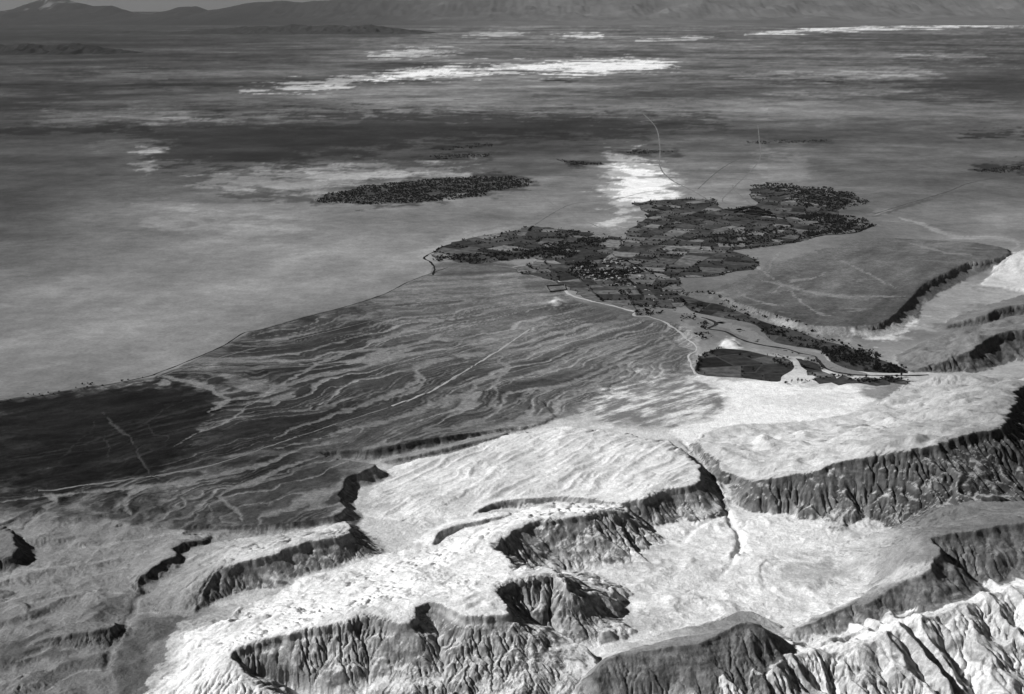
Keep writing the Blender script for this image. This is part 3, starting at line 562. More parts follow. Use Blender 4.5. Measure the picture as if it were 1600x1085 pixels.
tline([(1360, 340), (1400, 328), (1450, 312), (1510, 295)], 84, 2.6, 2, .8, 90, 61)
tline([(1450, 312), (1510, 293), (1600, 275)], 96, 2.0, 2, .5, 90, 62)
G *= 1+.10*ss(2400, 3200, rr_)*(1-ss(14000, 24000, rr_))*(REG == 0)
G = np.clip(G, 18, 262)
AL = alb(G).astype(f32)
fz = (REG == 0) | (REG == fan_t); Z[fz] -= WM[fz]*(1-ss(3300, 3900, rr_[fz]))   # washes lie a little below the gravel
Z[near] += np.where(fz[near], fbm(Xn, Yn, 26, 3, 171)*.9*(VY[near] > 500)*(VX[near] < 1080)*ss(0, 1, -sd_poly(VX[near], VY[near], FANP)/6), 0)
print('tones', round(time.time()-T0, 1))

# ------------------------------------------------------------------ materials
def nodes(name):
    m = bpy.data.materials.new(name); m.use_nodes = True
    n = m.node_tree; b = n.nodes['Principled BSDF']
    b.inputs['Roughness'].default_value = 1.0; b.inputs['Specular IOR Level'].default_value = 0.05
    return m, n, b
def ground_mat(name, scales, amp, bump):
    m, n, b = nodes(name); L = n.links
    at = n.nodes.new('ShaderNodeAttribute'); at.attribute_name = 'ground_tone'
    geo = n.nodes.new('ShaderNodeNewGeometry')
    prev = at.outputs['Color']
    for s_ in scales:
        no = n.nodes.new('ShaderNodeTexNoise'); no.inputs['Scale'].default_value = s_; no.inputs['Detail'].default_value = 5; no.inputs['Roughness'].default_value = .65
        L.new(geo.outputs['Position'], no.inputs['Vector'])
        mr = n.nodes.new('ShaderNodeMapRange'); mr.inputs[1].default_value = .32; mr.inputs[2].default_value = .68; mr.inputs[3].default_value = 1-amp; mr.inputs[4].default_value = 1+amp
        L.new(no.outputs['Fac'], mr.inputs[0])
        mx = n.nodes.new('ShaderNodeMix'); mx.data_type = 'RGBA'; mx.blend_type = 'MULTIPLY'; mx.inputs[0].default_value = 1
        L.new(prev, mx.inputs[6]); L.new(mr.outputs[0], mx.inputs[7]); prev = mx.outputs[2]
    L.new(prev, b.inputs['Base Color'])
    if bump:
        nb = n.nodes.new('ShaderNodeTexNoise'); nb.inputs['Scale'].default_value = .16; nb.inputs['Detail'].default_value = 6; nb.inputs['Roughness'].default_value = .7
        L.new(geo.outputs['Position'], nb.inputs['Vector'])
        bp = n.nodes.new('ShaderNodeBump'); bp.inputs['Strength'].default_value = bump; bp.inputs['Distance'].default_value = 3.0
        L.new(nb.outputs['Fac'], bp.inputs['Height']); L.new(bp.outputs[0], b.inputs['Normal'])
    return m
M_NEAR = ground_mat('silt_and_gravel', (.04, .14, .4), .17, .9)
M_PLAIN = ground_mat('desert_plain', (.004, .02, .09), .16, 0)
M_FAN = ground_mat('fan_gravel', (.025, .1, .3), .22, .5)
def flat_mat(name, g, amp=.2, scale=.1, rough=1.0, objcol=False, g2=None):
    m, n, b = nodes(name); L = n.links; b.inputs['Roughness'].default_value = rough
    geo = n.nodes.new('ShaderNodeNewGeometry')
    no = n.nodes.new('ShaderNodeTexNoise'); no.inputs['Scale'].default_value = scale; no.inputs['Detail'].default_value = 5
    L.new(geo.outputs['Position'], no.inputs['Vector'])
    mr = n.nodes.new('ShaderNodeMapRange'); mr.inputs[1].default_value = .3; mr.inputs[2].default_value = .7; mr.inputs[3].default_value = 1-amp; mr.inputs[4].default_value = 1+amp
    L.new(no.outputs['Fac'], mr.inputs[0])
    mx = n.nodes.new('ShaderNodeMix'); mx.data_type = 'RGBA'; mx.blend_type = 'MULTIPLY'; mx.inputs[0].default_value = 1
    if objcol:
        oi = n.nodes.new('ShaderNodeObjectInfo'); L.new(oi.outputs['Color'], mx.inputs[6])
    else:
        a = float(alb(g)); mx.inputs[6].default_value = (a, a, a, 1)
    L.new(mr.outputs[0], mx.inputs[7]); L.new(mx.outputs[2], b.inputs['Base Color'])
    return m

def tag(o, label, cat, kind=None, group=None):
    o['label'] = label; o['category'] = cat
    if kind: o['kind'] = kind
    if group: o['group'] = group
    return o
def mesh_np(name, co, faces, mat, tone_=None):
    me = bpy.data.meshes.new(name); faces = np.asarray(faces, np.int32); nf, k = faces.shape
    me.vertices.add(len(co)); me.vertices.foreach_set('co', np.asarray(co, f32).ravel())
    me.loops.add(nf*k); me.loops.foreach_set('vertex_index', faces.ravel())
    me.polygons.add(nf); me.polygons.foreach_set('loop_start', np.arange(0, nf*k, k, dtype=np.int32))
    me.polygons.foreach_set('use_smooth', np.ones(nf, bool))
    me.update(calc_edges=True)
    if tone_ is not None:
        a = me.attributes.new('ground_tone', 'FLOAT_COLOR', 'POINT')
        c = np.ones((len(co), 4), f32); c[:, :3] = tone_[:, None]; a.data.foreach_set('color', c.ravel())
    me.materials.append(mat)
    return me
def obj(name, me, parent=None):
    o = bpy.data.objects.new(name, me); col.objects.link(o)
    if parent: o.parent = parent
    return o

# ------------------------------------------------------------------ ground sheets, cut along the landforms
inFAN = np.zeros((NR, NC), bool); s_ = (VY > 395) & (VY < 840) & (VX < 1110) & (REG == 0)
inFAN[s_] = sd_poly(VX[s_], VY[s_], FANP) < 0
r_fan = reg('alluvial_fan'); REG[inFAN] = r_fan; REG[REG == fan_t] = r_fan
r_salt = reg('salt_flat'); REG[SALT] = r_salt
r_low = reg('lowland'); k = (REG == 0) & (VX < 600) & (VY > 770); REG[k] = r_low
r_bas = reg('basin_floor'); k = (REG == 0) & (VY > 770); REG[k] = r_bas
r_flat = reg('silt_flat'); k = (REG == 0) & (VY > 585) & (VX > 540); REG[k] = r_flat
LAB = {'plain': ('pale grey desert plain stretching to the far mountains', 'plain', M_PLAIN), 'alluvial_fan': ('dark gravel alluvial fan streaked with pale braided washes', 'alluvial fan', M_FAN),
 'salt_flat': ('bright white salt crust streaks on the distant plain', 'salt flat', M_PLAIN), 'lowland': ('grey lowland of low ridges at lower left', 'lowland', M_NEAR), 'basin_floor': ('white silt basin floor between the scarps', 'basin', M_NEAR),
 'silt_flat': ('white silt flats below the irrigated valley', 'flat', M_NEAR), 'domed_mesa': ('pale rilled mesa with curved scarp above the gorge', 'mesa', M_NEAR), 'hogback_ridge': ('narrow grey hogback ridge along the fan edge', 'ridge', M_NEAR),
 'canyon_mesa': ('small tilted mesa with dark cliff over the canyon', 'mesa', M_NEAR), 'silt_plateau': ('large white silt plateau with scalloped cliffs in front', 'plateau', M_NEAR), 'low_scarp': ('low dark scarp steps crossing the pale silt', 'scarp', M_NEAR),
 'knoll': ('small dark knoll at the left edge', 'hill', M_NEAR), 'low_ridge': ('low ridge in the grey lowland at lower left', 'ridge', M_NEAR), 'scarp_mesa': ('broad tilted mesa with long dark gullied scarp at right', 'mesa', M_NEAR),
 'river_hills': ('gullied grey hills beyond the river gorge', 'hills', M_NEAR), 'pale_hill': ('pale bright hill at the right edge behind the terrace', 'hill', M_NEAR), 'gravel_terrace': ('dark flat gravel terrace with eroded edge above the valley', 'terrace', M_FAN),
 'scarp_ridge': ('grey ridge with fluted scarp above the badlands at lower right', 'ridge', M_NEAR), 'dark_hill': ('rounded grey hill with dark fluted face at bottom centre', 'hill', M_NEAR), 'badland_ridges': ('sharp white badland ridges in the bottom right corner', 'badlands', M_NEAR)}
CO = np.stack([X, Y, Z], -1).reshape(-1, 3); TO = AL.ravel()
vi = np.arange(NR*NC).reshape(NR, NC)
Q = np.stack([vi[:-1, :-1], vi[:-1, 1:], vi[1:, 1:], vi[1:, :-1]], -1).reshape(-1, 4)
QR = REG[:-1, :-1].ravel()
dup_names = {}
for i, nme in enumerate(REGNAMES):
    f = Q[QR == i]
    if len(f) < 4: continue
    uq, inv = np.unique(f.ravel(), return_inverse=True)
    lb, ct, mt = LAB[nme]
    o = obj(nme, mesh_np(nme, CO[uq], inv.reshape(-1, 4), mt, TO[uq]))
    if dup_names.get(nme) == 1 and nme == 'low_scarp': lb = 'short dark scarp with overhanging lip beside the small canyon mesa'
    if dup_names.get(nme) == 1 and nme == 'low_ridge': lb = 'tiny dark ridge beside the pale wash at the left edge'
    dup_names[nme] = dup_names.get(nme, 0)+1
    tag(o, lb, ct, 'structure')
print('ground meshes', round(time.time()-T0, 1))
def ground_z(x, y):
    r = np.hypot(x, y); t = np.arctan2(x, y)
    fi = np.interp(r, rad, np.arange(NR)); fj = np.interp(t, th, np.arange(NC))
    i = np.minimum(fi.astype(int), NR-2); j = np.minimum(fj.astype(int), NC-2); a = fi-i; b = fj-j
    return (Z[i, j]*(1-b)+Z[i, j+1]*b)*(1-a)+(Z[i+1, j]*(1-b)+Z[i+1, j+1]*b)*a

# ------------------------------------------------------------------ far mountains
def range_mesh(name, sky_pts, dist, depth, base_g, label, seed, snow=None, nx=1300, ny=56, rough=.5, toe=1.0, g2=None, jag=3.5, lift=0):
    pxs = np.linspace(-500, 2100, nx); sy = np.interp(pxs, [p[0] for p in sky_pts], [p[1] for p in sky_pts])+fbm(pxs, pxs*0+seed, 46, 4, seed)*jag
    if lift: sy = sy-lift*(1-ss(500, 700, pxs))
    v_ = np.linspace(-1, 1, ny)
    PXg, V = np.meshgrid(pxs, v_)
    Yd = dist+V*depth; Xd = (PXg-PW/2)/FPX*dist*cP
    Hc = CAM_H+dist*(HORIZON-np.interp(PXg, pxs, sy))/FPX*1.0
    prof = np.clip(1-np.abs(V)**.9, 0, 1)**toe
    rg = 1-np.abs(fbm(Xd, Yd, depth*.42, 6, seed, .6))*3.2
    Zd = Hc*(prof**1.1)*(1-rough*(1-np.clip(rg, 0, 1))*(1-prof**6))-30
    tn = (base_g if g2 is None else base_g+(g2-base_g)*ss(350, 900, PXg))*(1+.25*fbm(Xd, Yd, depth*.4, 5, seed+9))
    if snow is not None:
        k = (np.abs(PXg-snow[0]) < snow[1]) & (Zd > Hc*.5) & (np.abs(fbm(Xd, Yd/2, depth*.10, 4, seed+4)) < .06); tn = np.where(k, 105, tn)
    vi = np.arange(nx*ny).reshape(ny, nx)
    q = np.stack([vi[:-1, :-1], vi[:-1, 1:], vi[1:, 1:], vi[1:, :-1]], -1).reshape(-1, 4)
    o = obj(name, mesh_np(name, np.stack([Xd, Yd, Zd], -1).reshape(-1, 3), q, M_FAR, alb(tn).ravel()))
    tag(o, label, 'mountains', 'structure')
M_FAR = ground_mat('mountain_rock', (.0008,), .25, 0)
range_mesh('mountains', [(-500, 15), (-100, 22), (0, 20), (25, 16), (45, 9), (70, 1), (86, -4), (104, 1), (125, 8), (142, 13), (172, 12), (190, 20), (212, 27), (240, 23), (280, 14), (305, 14), (322, 19), (350, 14), (380, 7), (430, 2), (460, 4), (510, 5), (535, 1), (560, 3), (620, -2), (700, -6), (900, -5), (1100, -9), (1300, -4), (1600, -8), (2100, 0)], 74000, 17000, 34, 'snow streaked peak and long hazy mountain range on the horizon', 201, (86, 55), toe=1.5, g2=98, lift=5)
range_mesh('foothills', [(-500, 62), (0, 63), (40, 60), (75, 64), (110, 61), (150, 67), (190, 70), (240, 78), (290, 100), (2100, 120)], 26500, 1500, 46, 'low dark rugged foothills on the plain below the snow streaked peak', 207, None, 1100, 40, .9)
range_mesh('hills', [(-500, 60), (0, 48), (180, 44), (300, 44), (340, 40), (400, 38), (460, 34), (520, 36), (580, 35), (640, 42), (720, 50), (800, 70), (2100, 80)], 44000, 2600, 50, 'band of dark low hills in front of the far mountain range', 211, None, 1100, 40, .85)

# ------------------------------------------------------------------ draped strips: roads, river, ditches
def strip(name, pts, width, g, label, cat, lift=.35, kind='structure', mat=None, wob=.22):
    P = catmull(pts, 8); wx, wy = W(P[:, 0], P[:, 1], 0.0)
    # resample, evenly spaced
    if len(P[0]) > 2: wx, wy = W(P[:, 0], P[:, 1], P[:, 2])
    s = np.r_[0, np.cumsum(np.hypot(np.diff(wx), np.diff(wy)))]; n = max(12, int(s[-1]/6)); t = np.linspace(0, s[-1], n)
    x = np.interp(t, s, wx); y = np.interp(t, s, wy)
    x = x+fbm(t, t*0+width, 60, 3, 7)*width*.5; y = y+fbm(t, t*0+width, 60, 3, 8)*width*.5
    dx = np.gradient(x); dy = np.gradient(y); L = np.hypot(dx, dy)+1e-6; nx_, ny_ = -dy/L, dx/L
    hw = width*.5*(1+wob*3*gn(t/45, t*0+3.3, 5))
    rows = []
    for k in (-1, -.5, 0, .5, 1):
        xx = x+nx_*hw*k; yy = y+ny_*hw*k; zz = ground_z(xx, yy)+lift-(.25 if abs(k) == 1 else 0)
        rows.append(np.c_[xx, yy, zz])
    co = np.concatenate(rows); q = []
    for k in range(4):
        a = np.arange(n-1)+k*n; q.append(np.c_[a, a+1, a+1+n, a+n])
    o = obj(name, mesh_np(name, co, np.concatenate(q), mat or flat_mat(name+'_surface', g, .18, .15)))
    tag(o, label, cat, kind); return o
ROADS = [
 ('road', [(1052, 470), (1035, 463), (1010, 453), (990, 448), (960, 443), (945, 441), (944, 430), (943, 421), (938, 416)], 9, 190, 'pale road entering the village from the river crossing'),
 ('road', [(1052, 482), (1030, 477), (1014, 460)], 8, 185, 'short pale track from the river to the village fields'),
 ('road', [(870, 437), (884, 447), (885, 455), (893, 462), (925, 471), (960, 479), (991, 487)], 11, 195, 'bright straight road along the south edge of the fields'),
 ('road', [(991, 488), (992, 494), (1012, 495), (1040, 504), (1048, 510), (1064, 520), (1072, 530)], 9, 180, 'pale track leading from the fields towards the valley mouth'),
 ('road', [(783, 361), (803, 361), (825, 370), (850, 383)], 7, 150, 'thin pale lane through the western fields'),
 ('road', [(770, 415), (802, 419), (835, 432), (870, 441)], 6, 150, 'pale lane past the western gardens'),
 ('road', [(840, 401), (832, 412), (815, 415), (800, 418)], 10, 160, 'pale widening lane at the western gardens'),
 ('road', [(827, 515), (782, 546), (769, 554), (700, 596), (660, 619), (612, 638)], 7, 178, 'straight bright road crossing the alluvial fan'),
 ('road', [(606, 641), (530, 667), (430, 702), (330, 732), (200, 752), (60, 768)], 6, 126, 'faint lower stretch of the straight fan road'),
 ('road', [(612, 494), (540, 512), (455, 532), (368, 552), (290, 575), (246, 590)], 5, 122, 'faint straight track over the upper fan'),
 ('road', [(540, 569), (420, 576), (280, 584)], 3.5, 112, 'second fainter track over the dark fan'),
 ('road', [(1180, 320), (1130, 316), (1145, 295), (1178, 262), (1188, 245), (1186, 215), (1184, 196)], 7, 122, 'winding pale road north from the oasis'),
 ('road', [(1118, 320), (1085, 300), (1050, 282), (1032, 262), (1031, 230), (1025, 200), (1005, 178)], 9, 124, 'curving pale road over the white clearing'),
 ('road', [(975, 372), (940, 357), (885, 332), (835, 300)], 8, 132, 'faint straight road between the two groves'),
 ('road', [(1222, 345), (1190, 330), (1150, 300), (1145, 290)], 7, 125, 'pale lane through the eastern fields'),
 ('road', [(850, 383), (875, 395), (893, 405), (902, 418), (905, 428)], 6, 150, 'pale lane from the western fields into the village'),
 ('road', [(972, 376), (990, 362), (1020, 348), (1060, 336), (1100, 330), (1120, 322)], 6, 128, 'pale lane along the upper middle fields'),
 ('road', [(1000, 416), (1040, 402), (1090, 388), (1130, 378), (1170, 366), (1222, 346)], 6, 118, 'pale lane running east through the middle fields'),
 ('road', [(943, 421), (955, 418), (972, 420), (992, 414)], 6, 170, 'pale lane between the village houses'),
 ('road', [(1085, 372), (1098, 355), (1115, 342), (1140, 336)], 9, 130, 'pale worn lane among the middle fields'),
 ('road', [(640, 322), (700, 335), (790, 350), (880, 352), (975, 374)], 5, 118, 'thin track below the far grove'),
 ('road', [(835, 352), (870, 330), (900, 318), (960, 312), (1010, 300), (1060, 296)], 5, 96, 'thin dark track across the white clearing'),
 ('road', [(1090, 296), (1130, 262), (1180, 240), (1260, 228)], 6, 92, 'thin dark track leading north east from the oasis'),
 ('road', [(1365, 335), (1420, 318), (1480, 300), (1520, 285), (1600, 272)], 9, 84, 'dark track crossing the plain right of the eastern grove'),
 ('road', [(1380, 345), (1440, 352), (1492, 370), (1560, 372), (1594, 382)], 10, 152, 'winding pale wash road behind the gravel terrace'),
 ('road', [(992, 414), (1010, 425), (1022, 436), (1016, 446)], 6, 150, 'short pale lane east of the village'),
 ('road', [(1072, 530), (1085, 538), (1088, 548), (1076, 556), (1080, 570), (1086, 585)], 6, 195, 'pale track around the big dark field'),
]
for nme, p, wd, g, lb in ROADS: strip(nme, p, wd, g, lb, 'road', .45)
strip('river_bed', [(1055, 483), (1090, 491), (1130, 506), (1170, 522), (1200, 540), (1235, 551), (1270, 556), (1290, 570), (1315, 580), (1340, 585)], 62, 138, 'pale gravel river bed winding through the irrigated valley', 'river bed', .3, wob=.1)
m_w, n_w, b_w = nodes('river_water'); b_w.inputs['Base Color'].default_value = (.03, .03, .03, 1); b_w.inputs['Roughness'].default_value = .25; b_w.inputs['Specular IOR Level'].default_value = .3
strip('river', [(1450, 586), (1418, 587), (1354, 587), (1314, 583), (1293, 577), (1278, 564), (1273, 557), (1248, 552), (1227, 545), (1192, 540), (1159, 531), (1134, 519), (1108, 514), (1119, 507), (1110, 500), (1096, 496)], 10, 60, 'narrow dark river along the edge of its pale bed', 'river', .75, mat=m_w)
M_DITCH = flat_mat('ditch_growth', 36, .3, .2)
strip('ditch', [(676, 430), (679, 420), (674, 411), (663, 404), (666, 400), (676, 395), (700, 383), (760, 370), (800, 362)], 9, 40, 'dark winding ditch at the western tip of the oasis', 'ditch', .5, mat=M_DITCH)
strip('ditch', [(700, 418), (640, 440), (600, 460), (545, 478), (470, 498), (410, 515), (380, 521), (350, 540), (300, 562), (250, 582), (225, 590), (140, 607), (60, 620), (-20, 632)], 4.5, 40, 'long dark ditch along the edge of the fan', 'ditch', .5, mat=M_DITCH)
strip('ditch', [(1030, 431), (1080, 434), (1110, 432), (1150, 424), (1180, 418), (1184, 409)], 9, 34, 'dark hedged ditch under the southern fields', 'ditch', .6, mat=M_DITCH)
strip('ditch', [(1143, 391), (1190, 386), (1235, 380), (1255, 376), (1285, 368), (1335, 364), (1364, 352)], 12, 30, 'dark hedged ditch under the eastern grove', 'ditch', .6, mat=M_DITCH)

# ------------------------------------------------------------------ farmland and its fields
OAS = {
 'west': [(676, 399), (692, 386), (730, 373), (800, 361), (838, 354), (880, 358), (930, 366), (966, 372), (975, 378), (950, 400), (900, 415), (860, 408), (830, 404), (780, 408), (740, 412), (700, 408)],
 'middle': [(975, 374), (992, 352), (1012, 340), (1002, 326), (990, 318), (1030, 313), (1080, 311), (1118, 314), (1130, 328), (1180, 322), (1225, 345), (1245, 366), (1250, 377), (1200, 386), (1145, 390), (1172, 402), (1184, 411), (1178, 419), (1140, 427), (1100, 432), (1050, 431), (1015, 424), (985, 412), (960, 400)],
 'east': [(1130, 328), (1180, 322), (1170, 300), (1190, 292), (1250, 293), (1300, 298), (1340, 310), (1310, 326), (1315, 338), (1352, 346), (1352, 354), (1330, 361), (1285, 366), (1250, 376), (1240, 360), (1220, 343)],
 'village': [(800, 422), (840, 410), (880, 414), (960, 402), (1000, 418), (1030, 432), (1060, 437), (1064, 448), (1062, 460), (1075, 472), (1058, 480), (1020, 480), (1000, 485), (960, 476), (905, 464), (890, 452), (860, 438), (820, 428)],
 'valley': [(1064, 462), (1100, 472), (1130, 478), (1190, 502), (1250, 520), (1280, 531), (1320, 541), (1360, 557), (1400, 571), (1416, 583), (1340, 580), (1300, 566), (1285, 549), (1232, 540), (1205, 532), (1180, 508), (1130, 497), (1080, 486)],
 'terraced': [(1091, 585), (1092, 562), (1108, 549), (1128, 545), (1165, 548), (1200, 556), (1232, 562), (1240, 576), (1222, 588), (1214, 597), (1160, 591)],
 'gorge': [(1246, 563), (1268, 567), (1290, 582), (1330, 589), (1412, 591), (1408, 600), (1355, 602), (1290, 599), (1268, 592), (1262, 578)],
}
OLAB = {'west': 'dark irrigated farmland at the western tip of the oasis', 'middle': 'broad patchwork farmland in the middle of the oasis', 'east': 'farmland beside the dark eastern grove', 'village': 'gardens and fields around the village', 'valley': 'irrigated strip north of the river bed', 'terraced': 'dark walled fields south of the river bed', 'gorge': 'small fields on the south bank towards the gorge mouth'}
M_FIELD = flat_mat('crop_field', 60, .5, .045, objcol=True)
M_FARM = flat_mat('farm_soil', 74, .3, .03)
def clip_poly(poly, nx_, ny_, c):          # keep nx*x+ny*y <= c
    out = []
    for i in range(len(poly)):
        p, q = poly[i], poly[(i+1) % len(poly)]
        dp = nx_*p[0]+ny_*p[1]-c; dq = nx_*q[0]+ny_*q[1]-c
        if dp <= 0: out.append(p)
        if (dp < 0) != (dq < 0):
            t = dp/(dp-dq); out.append((p[0]+(q[0]-p[0])*t, p[1]+(q[1]-p[1])*t))
    return out
def area(p): return abs(sum(p[i][0]*p[(i+1) % len(p)][1]-p[(i+1) % len(p)][0]*p[i][1] for i in range(len(p))))/2
EDGES = []; FIELD_CELLS = []
def split(poly, rnd, amax, ang, out):
    A_ = area(poly)
    if A_ < amax*rnd.uniform(.55, 1.7) or len(poly) < 3: out.append(poly); return
    c, s = math.cos(ang), math.sin(ang)
    us = [p[0]*c+p[1]*s for p in poly]; vs = [-p[0]*s+p[1]*c for p in poly]
    du, dv = max(us)-min(us), max(vs)-min(vs)
    a2 = ang+rnd.gauss(0, .14)
    if du < dv*1.0: a2 += math.pi/2
    c, s = math.cos(a2), math.sin(a2); us = [p[0]*c+p[1]*s for p in poly]
    cc = min(us)+(max(us)-min(us))*rnd.uniform(.34, .66)
    A1 = clip_poly(poly, c, s, cc); B1 = clip_poly(poly, -c, -s, -cc)
    for q in (A1, B1):
        if len(q) >= 3 and area(q) > 60: split(q, rnd, amax, a2 if du >= dv else a2-math.pi/2, out)
def inset(poly, d):
    cx = sum(p[0] for p in poly)/len(poly); cy = sum(p[1] for p in poly)/len(poly)
    o = []
    for x, y in poly:
        L = math.hypot(x-cx, y-cy)+1e-6; k = max(.5, 1-d/L); o.append((cx+(x-cx)*k, cy+(y-cy)*k))
    return o
def slab(name, poly, z0, z1, mat, parent=None):
    n = len(poly); gz_ = ground_z(np.array([p[0] for p in poly]), np.array([p[1] for p in poly]))
    v = [(p[0], p[1], z0+g_) for p, g_ in zip(poly, gz_)]+[(p[0], p[1], z1+g_) for p, g_ in zip(poly, gz_)]
    f = [tuple(range(n, 2*n))]+[(i, (i+1) % n, (i+1) % n+n, i+n) for i in range(n)]
    me = bpy.data.meshes.new(name); me.from_pydata(v, [], f); me.update(); me.materials.append(mat)
    return obj(name, me, parent)
AM = {'west': 10000, 'middle': 7500, 'east': 10000, 'village': 6500, 'valley': 4500, 'terraced': 11000, 'gorge': 4000}
ANG = {'west': 1.05, 'middle': .95, 'east': .8, 'village': .25, 'valley': -.35, 'terraced': .15, 'gorge': .1}
for nme, pl_ in OAS.items():
    rnd = random.Random(hash(nme) % 1000 if False else len(nme)*7+len(pl_))
    P = catmull(pl_, 4, True); wp = [tuple(W(px, py)) for px, py in P]
    if nme not in ('terraced', 'valley'): wp = [(x+rnd.gauss(0, 9), y+rnd.gauss(0, 16)) for x, y in wp]
    farm = slab('farmland', wp, -.6, .30, M_FARM); tag(farm, OLAB[nme], 'farmland', 'structure')
    cells = []
    # convex-ish splitting: split the outline's own polygon by half planes
    split(wp, rnd, AM[nme], ANG[nme], cells)
    for c_ in cells:
        if len(c_) < 3: continue
        for i in range(len(c_)): EDGES.append((c_[i], c_[(i+1) % len(c_)], nme))
        q = inset(c_, 5)
        o = slab('field', q, .15, .62, M_FIELD, farm)
        g = rnd.choice([52, 58, 62, 66, 70, 74, 78, 84, 90, 98, 110, 128]) if nme != 'village' else rnd.choice([54, 62, 72, 84, 96, 108, 118])
        if nme == 'valley': g = rnd.choice([46, 52, 58, 66, 74, 88])
        if nme == 'gorge': g = rnd.choice([52, 60, 70, 82, 96, 112])
        if nme == 'terraced': g = rnd.choice([36, 42, 50, 60, 92])
        a = float(alb(g)); o.color = (a, a, a, 1)
        FIELD_CELLS.append(c_)
print('fields', len(FIELD_CELLS), round(time.time()-T0, 1))

# ------------------------------------------------------------------ trees
M_LEAF = flat_mat('foliage', 34, .45, .35); M_BARK = flat_mat('bark', 60, .2, 1.5)
def crown_mesh(seed, h, r):
    rd = np.random.default_rng(seed); V = []; F = []
    octv = np.array([(1, 0, 0), (-1, 0, 0), (0, 1, 0), (0, -1, 0), (0, 0, 1), (0, 0, -1)], float)
    octf = [(0, 2, 4), (2, 1, 4), (1, 3, 4), (3, 0, 4), (2, 0, 5), (1, 2, 5), (3, 1, 5), (0, 3, 5)]
    for i in range(15):                    # leafy clumps
        d = rd.normal(size=3); d /= np.linalg.norm(d); c = d*np.array((r*.68, r*.68, h*.30))*rd.uniform(.45, 1)+np.array((0, 0, h*.62))
        v = octv*rd.uniform(.75, 1.25, (6, 1))*r*rd.uniform(.26, .42)*np.array((1, 1, .8))+c
        b = len(V); V += [tuple(p) for p in v]; F += [tuple(b+k for k in f) for f in octf]
    for i in range(70):                    # loose leaf sprays breaking the outline
        d = rd.normal(size=3); d /= np.linalg.norm(d); c = d*np.array((r, r, h*.42))*rd.uniform(.75, 1.08)+np.array((0, 0, h*.60))
        e1 = rd.normal(size=3)*r*.12; e2 = rd.normal(size=3)*r*.12; b = len(V)
        V += [tuple(c-e1), tuple(c+e1), tuple(c+e2)]; F.append((b, b+1, b+2))
    me = bpy.data.meshes.new('crown'); me.from_pydata(V, [], F); me.update(); me.materials.append(M_LEAF); return me
def trunk_mesh(seed, h, r):
    rd = np.random.default_rng(seed); V = []; F = []
    def limb(a, b, ra, rb, n=6):
        a = np.array(a, float); b = np.array(b, float); base = len(V)
        for p, q in ((a, ra), ((a+b)/2+rd.normal(size=3)*ra*.3, (ra+rb)/2), (b, rb)):
            for k in range(n): V.append((p[0]+q*math.cos(k*2*math.pi/n), p[1]+q*math.sin(k*2*math.pi/n), p[2]))
        for s in range(2):
            for k in range(n): F.append((base+s*n+k, base+s*n+(k+1) % n, base+(s+1)*n+(k+1) % n, base+(s+1)*n+k))
    limb((0, 0, -.3), (0, 0, h*.5), .35, .22)
    for k in range(4):
        a = k*1.6+rd.uniform(0, .6); limb((0, 0, h*.38), (math.cos(a)*r*.55, math.sin(a)*r*.55, h*.68), .16, .06)
    me = bpy.data.meshes.new('trunk'); me.from_pydata(V, [], F); me.update(); me.materials.append(M_BARK); return me
KINDS = [(9.5, 4.6), (8.0, 5.2), (11.5, 4.0), (7.0, 4.4), (13.0, 3.2)]
TM = [(trunk_mesh(k, *KINDS[k]), crown_mesh(50+k, *KINDS[k])) for k in range(5)]
trees = []            # x, y, zone
def scatter(poly_px, n, zone, clump=.25, wl=60):
    wp = np.array([W(*p) for p in poly_px]); x0, y0 = wp.min(0); x1, y1_ = wp.max(0)
    got = 0; tries = 0
    while got < n and tries < 30:
        tries += 1
        x = rng.uniform(x0, x1, n*3); y = rng.uniform(y0, y1_, n*3)
        k = (sd_poly(x, y, wp)+fbm(x, y, 150, 3, 303)*(90 if zone in ('far', 'east', 'west') else 12) < 0) & (fbm(x, y, wl, 3, 301) > -clump+rng.uniform(-.15, .15, n*3))
        for a, b in zip(x[k][:n-got], y[k][:n-got]): trees.append((a, b, zone)); got += 1
def treeline(pts, spacing, jitter, zone, prob=1.0):
    P = catmull(pts, 6); wx, wy = W(P[:, 0], P[:, 1]); s = np.r_[0, np.cumsum(np.hypot(np.diff(wx), np.diff(wy)))]
    t = np.arange(0, s[-1], spacing); x = np.interp(t, s, wx)+rng.normal(0, jitter, len(t)); y = np.interp(t, s, wy)+rng.normal(0, jitter, len(t))
    for a, b in zip(x, y):
        if rng.random() < prob: trees.append((a, b, zone))
scatter([(484, 313), (520, 303), (570, 291), (640, 284), (700, 278), (760, 276), (828, 280), (836, 286), (800, 297), (770, 300), (755, 306), (715, 310), (650, 318), (560, 320), (500, 318)], 4600, 'far', .2, 90)
scatter([(1168, 291), (1200, 286), (1250, 290), (1300, 295), (1345, 308), (1348, 320), (1305, 328), (1262, 325), (1230, 312), (1236, 303), (1200, 298)], 1300, 'east', .15, 70)
scatter([(1232, 338), (1270, 334), (1309, 336), (1350, 342), (1363, 353), (1335, 363), (1285, 366), (1262, 372), (1255, 366), (1290, 352)], 1100, 'east', .2, 70)
scatter([(1090, 372), (1160, 362), (1240, 352), (1250, 364), (1200, 380), (1140, 386)], 420, 'east', 0, 60)
scatter([(870, 250), (890, 252), (940, 255), (930, 259), (890, 258)], 160, 'far', .4)
scatter([(970, 238), (1000, 235), (1060, 237), (1040, 240), (980, 241)], 140, 'far', .2)
scatter([(1160, 222), (1220, 220), (1300, 219), (1290, 222), (1170, 226)], 160, 'far', .1)
scatter([(665, 245), (720, 242), (770, 241), (765, 246), (690, 250)], 200, 'far', .1)
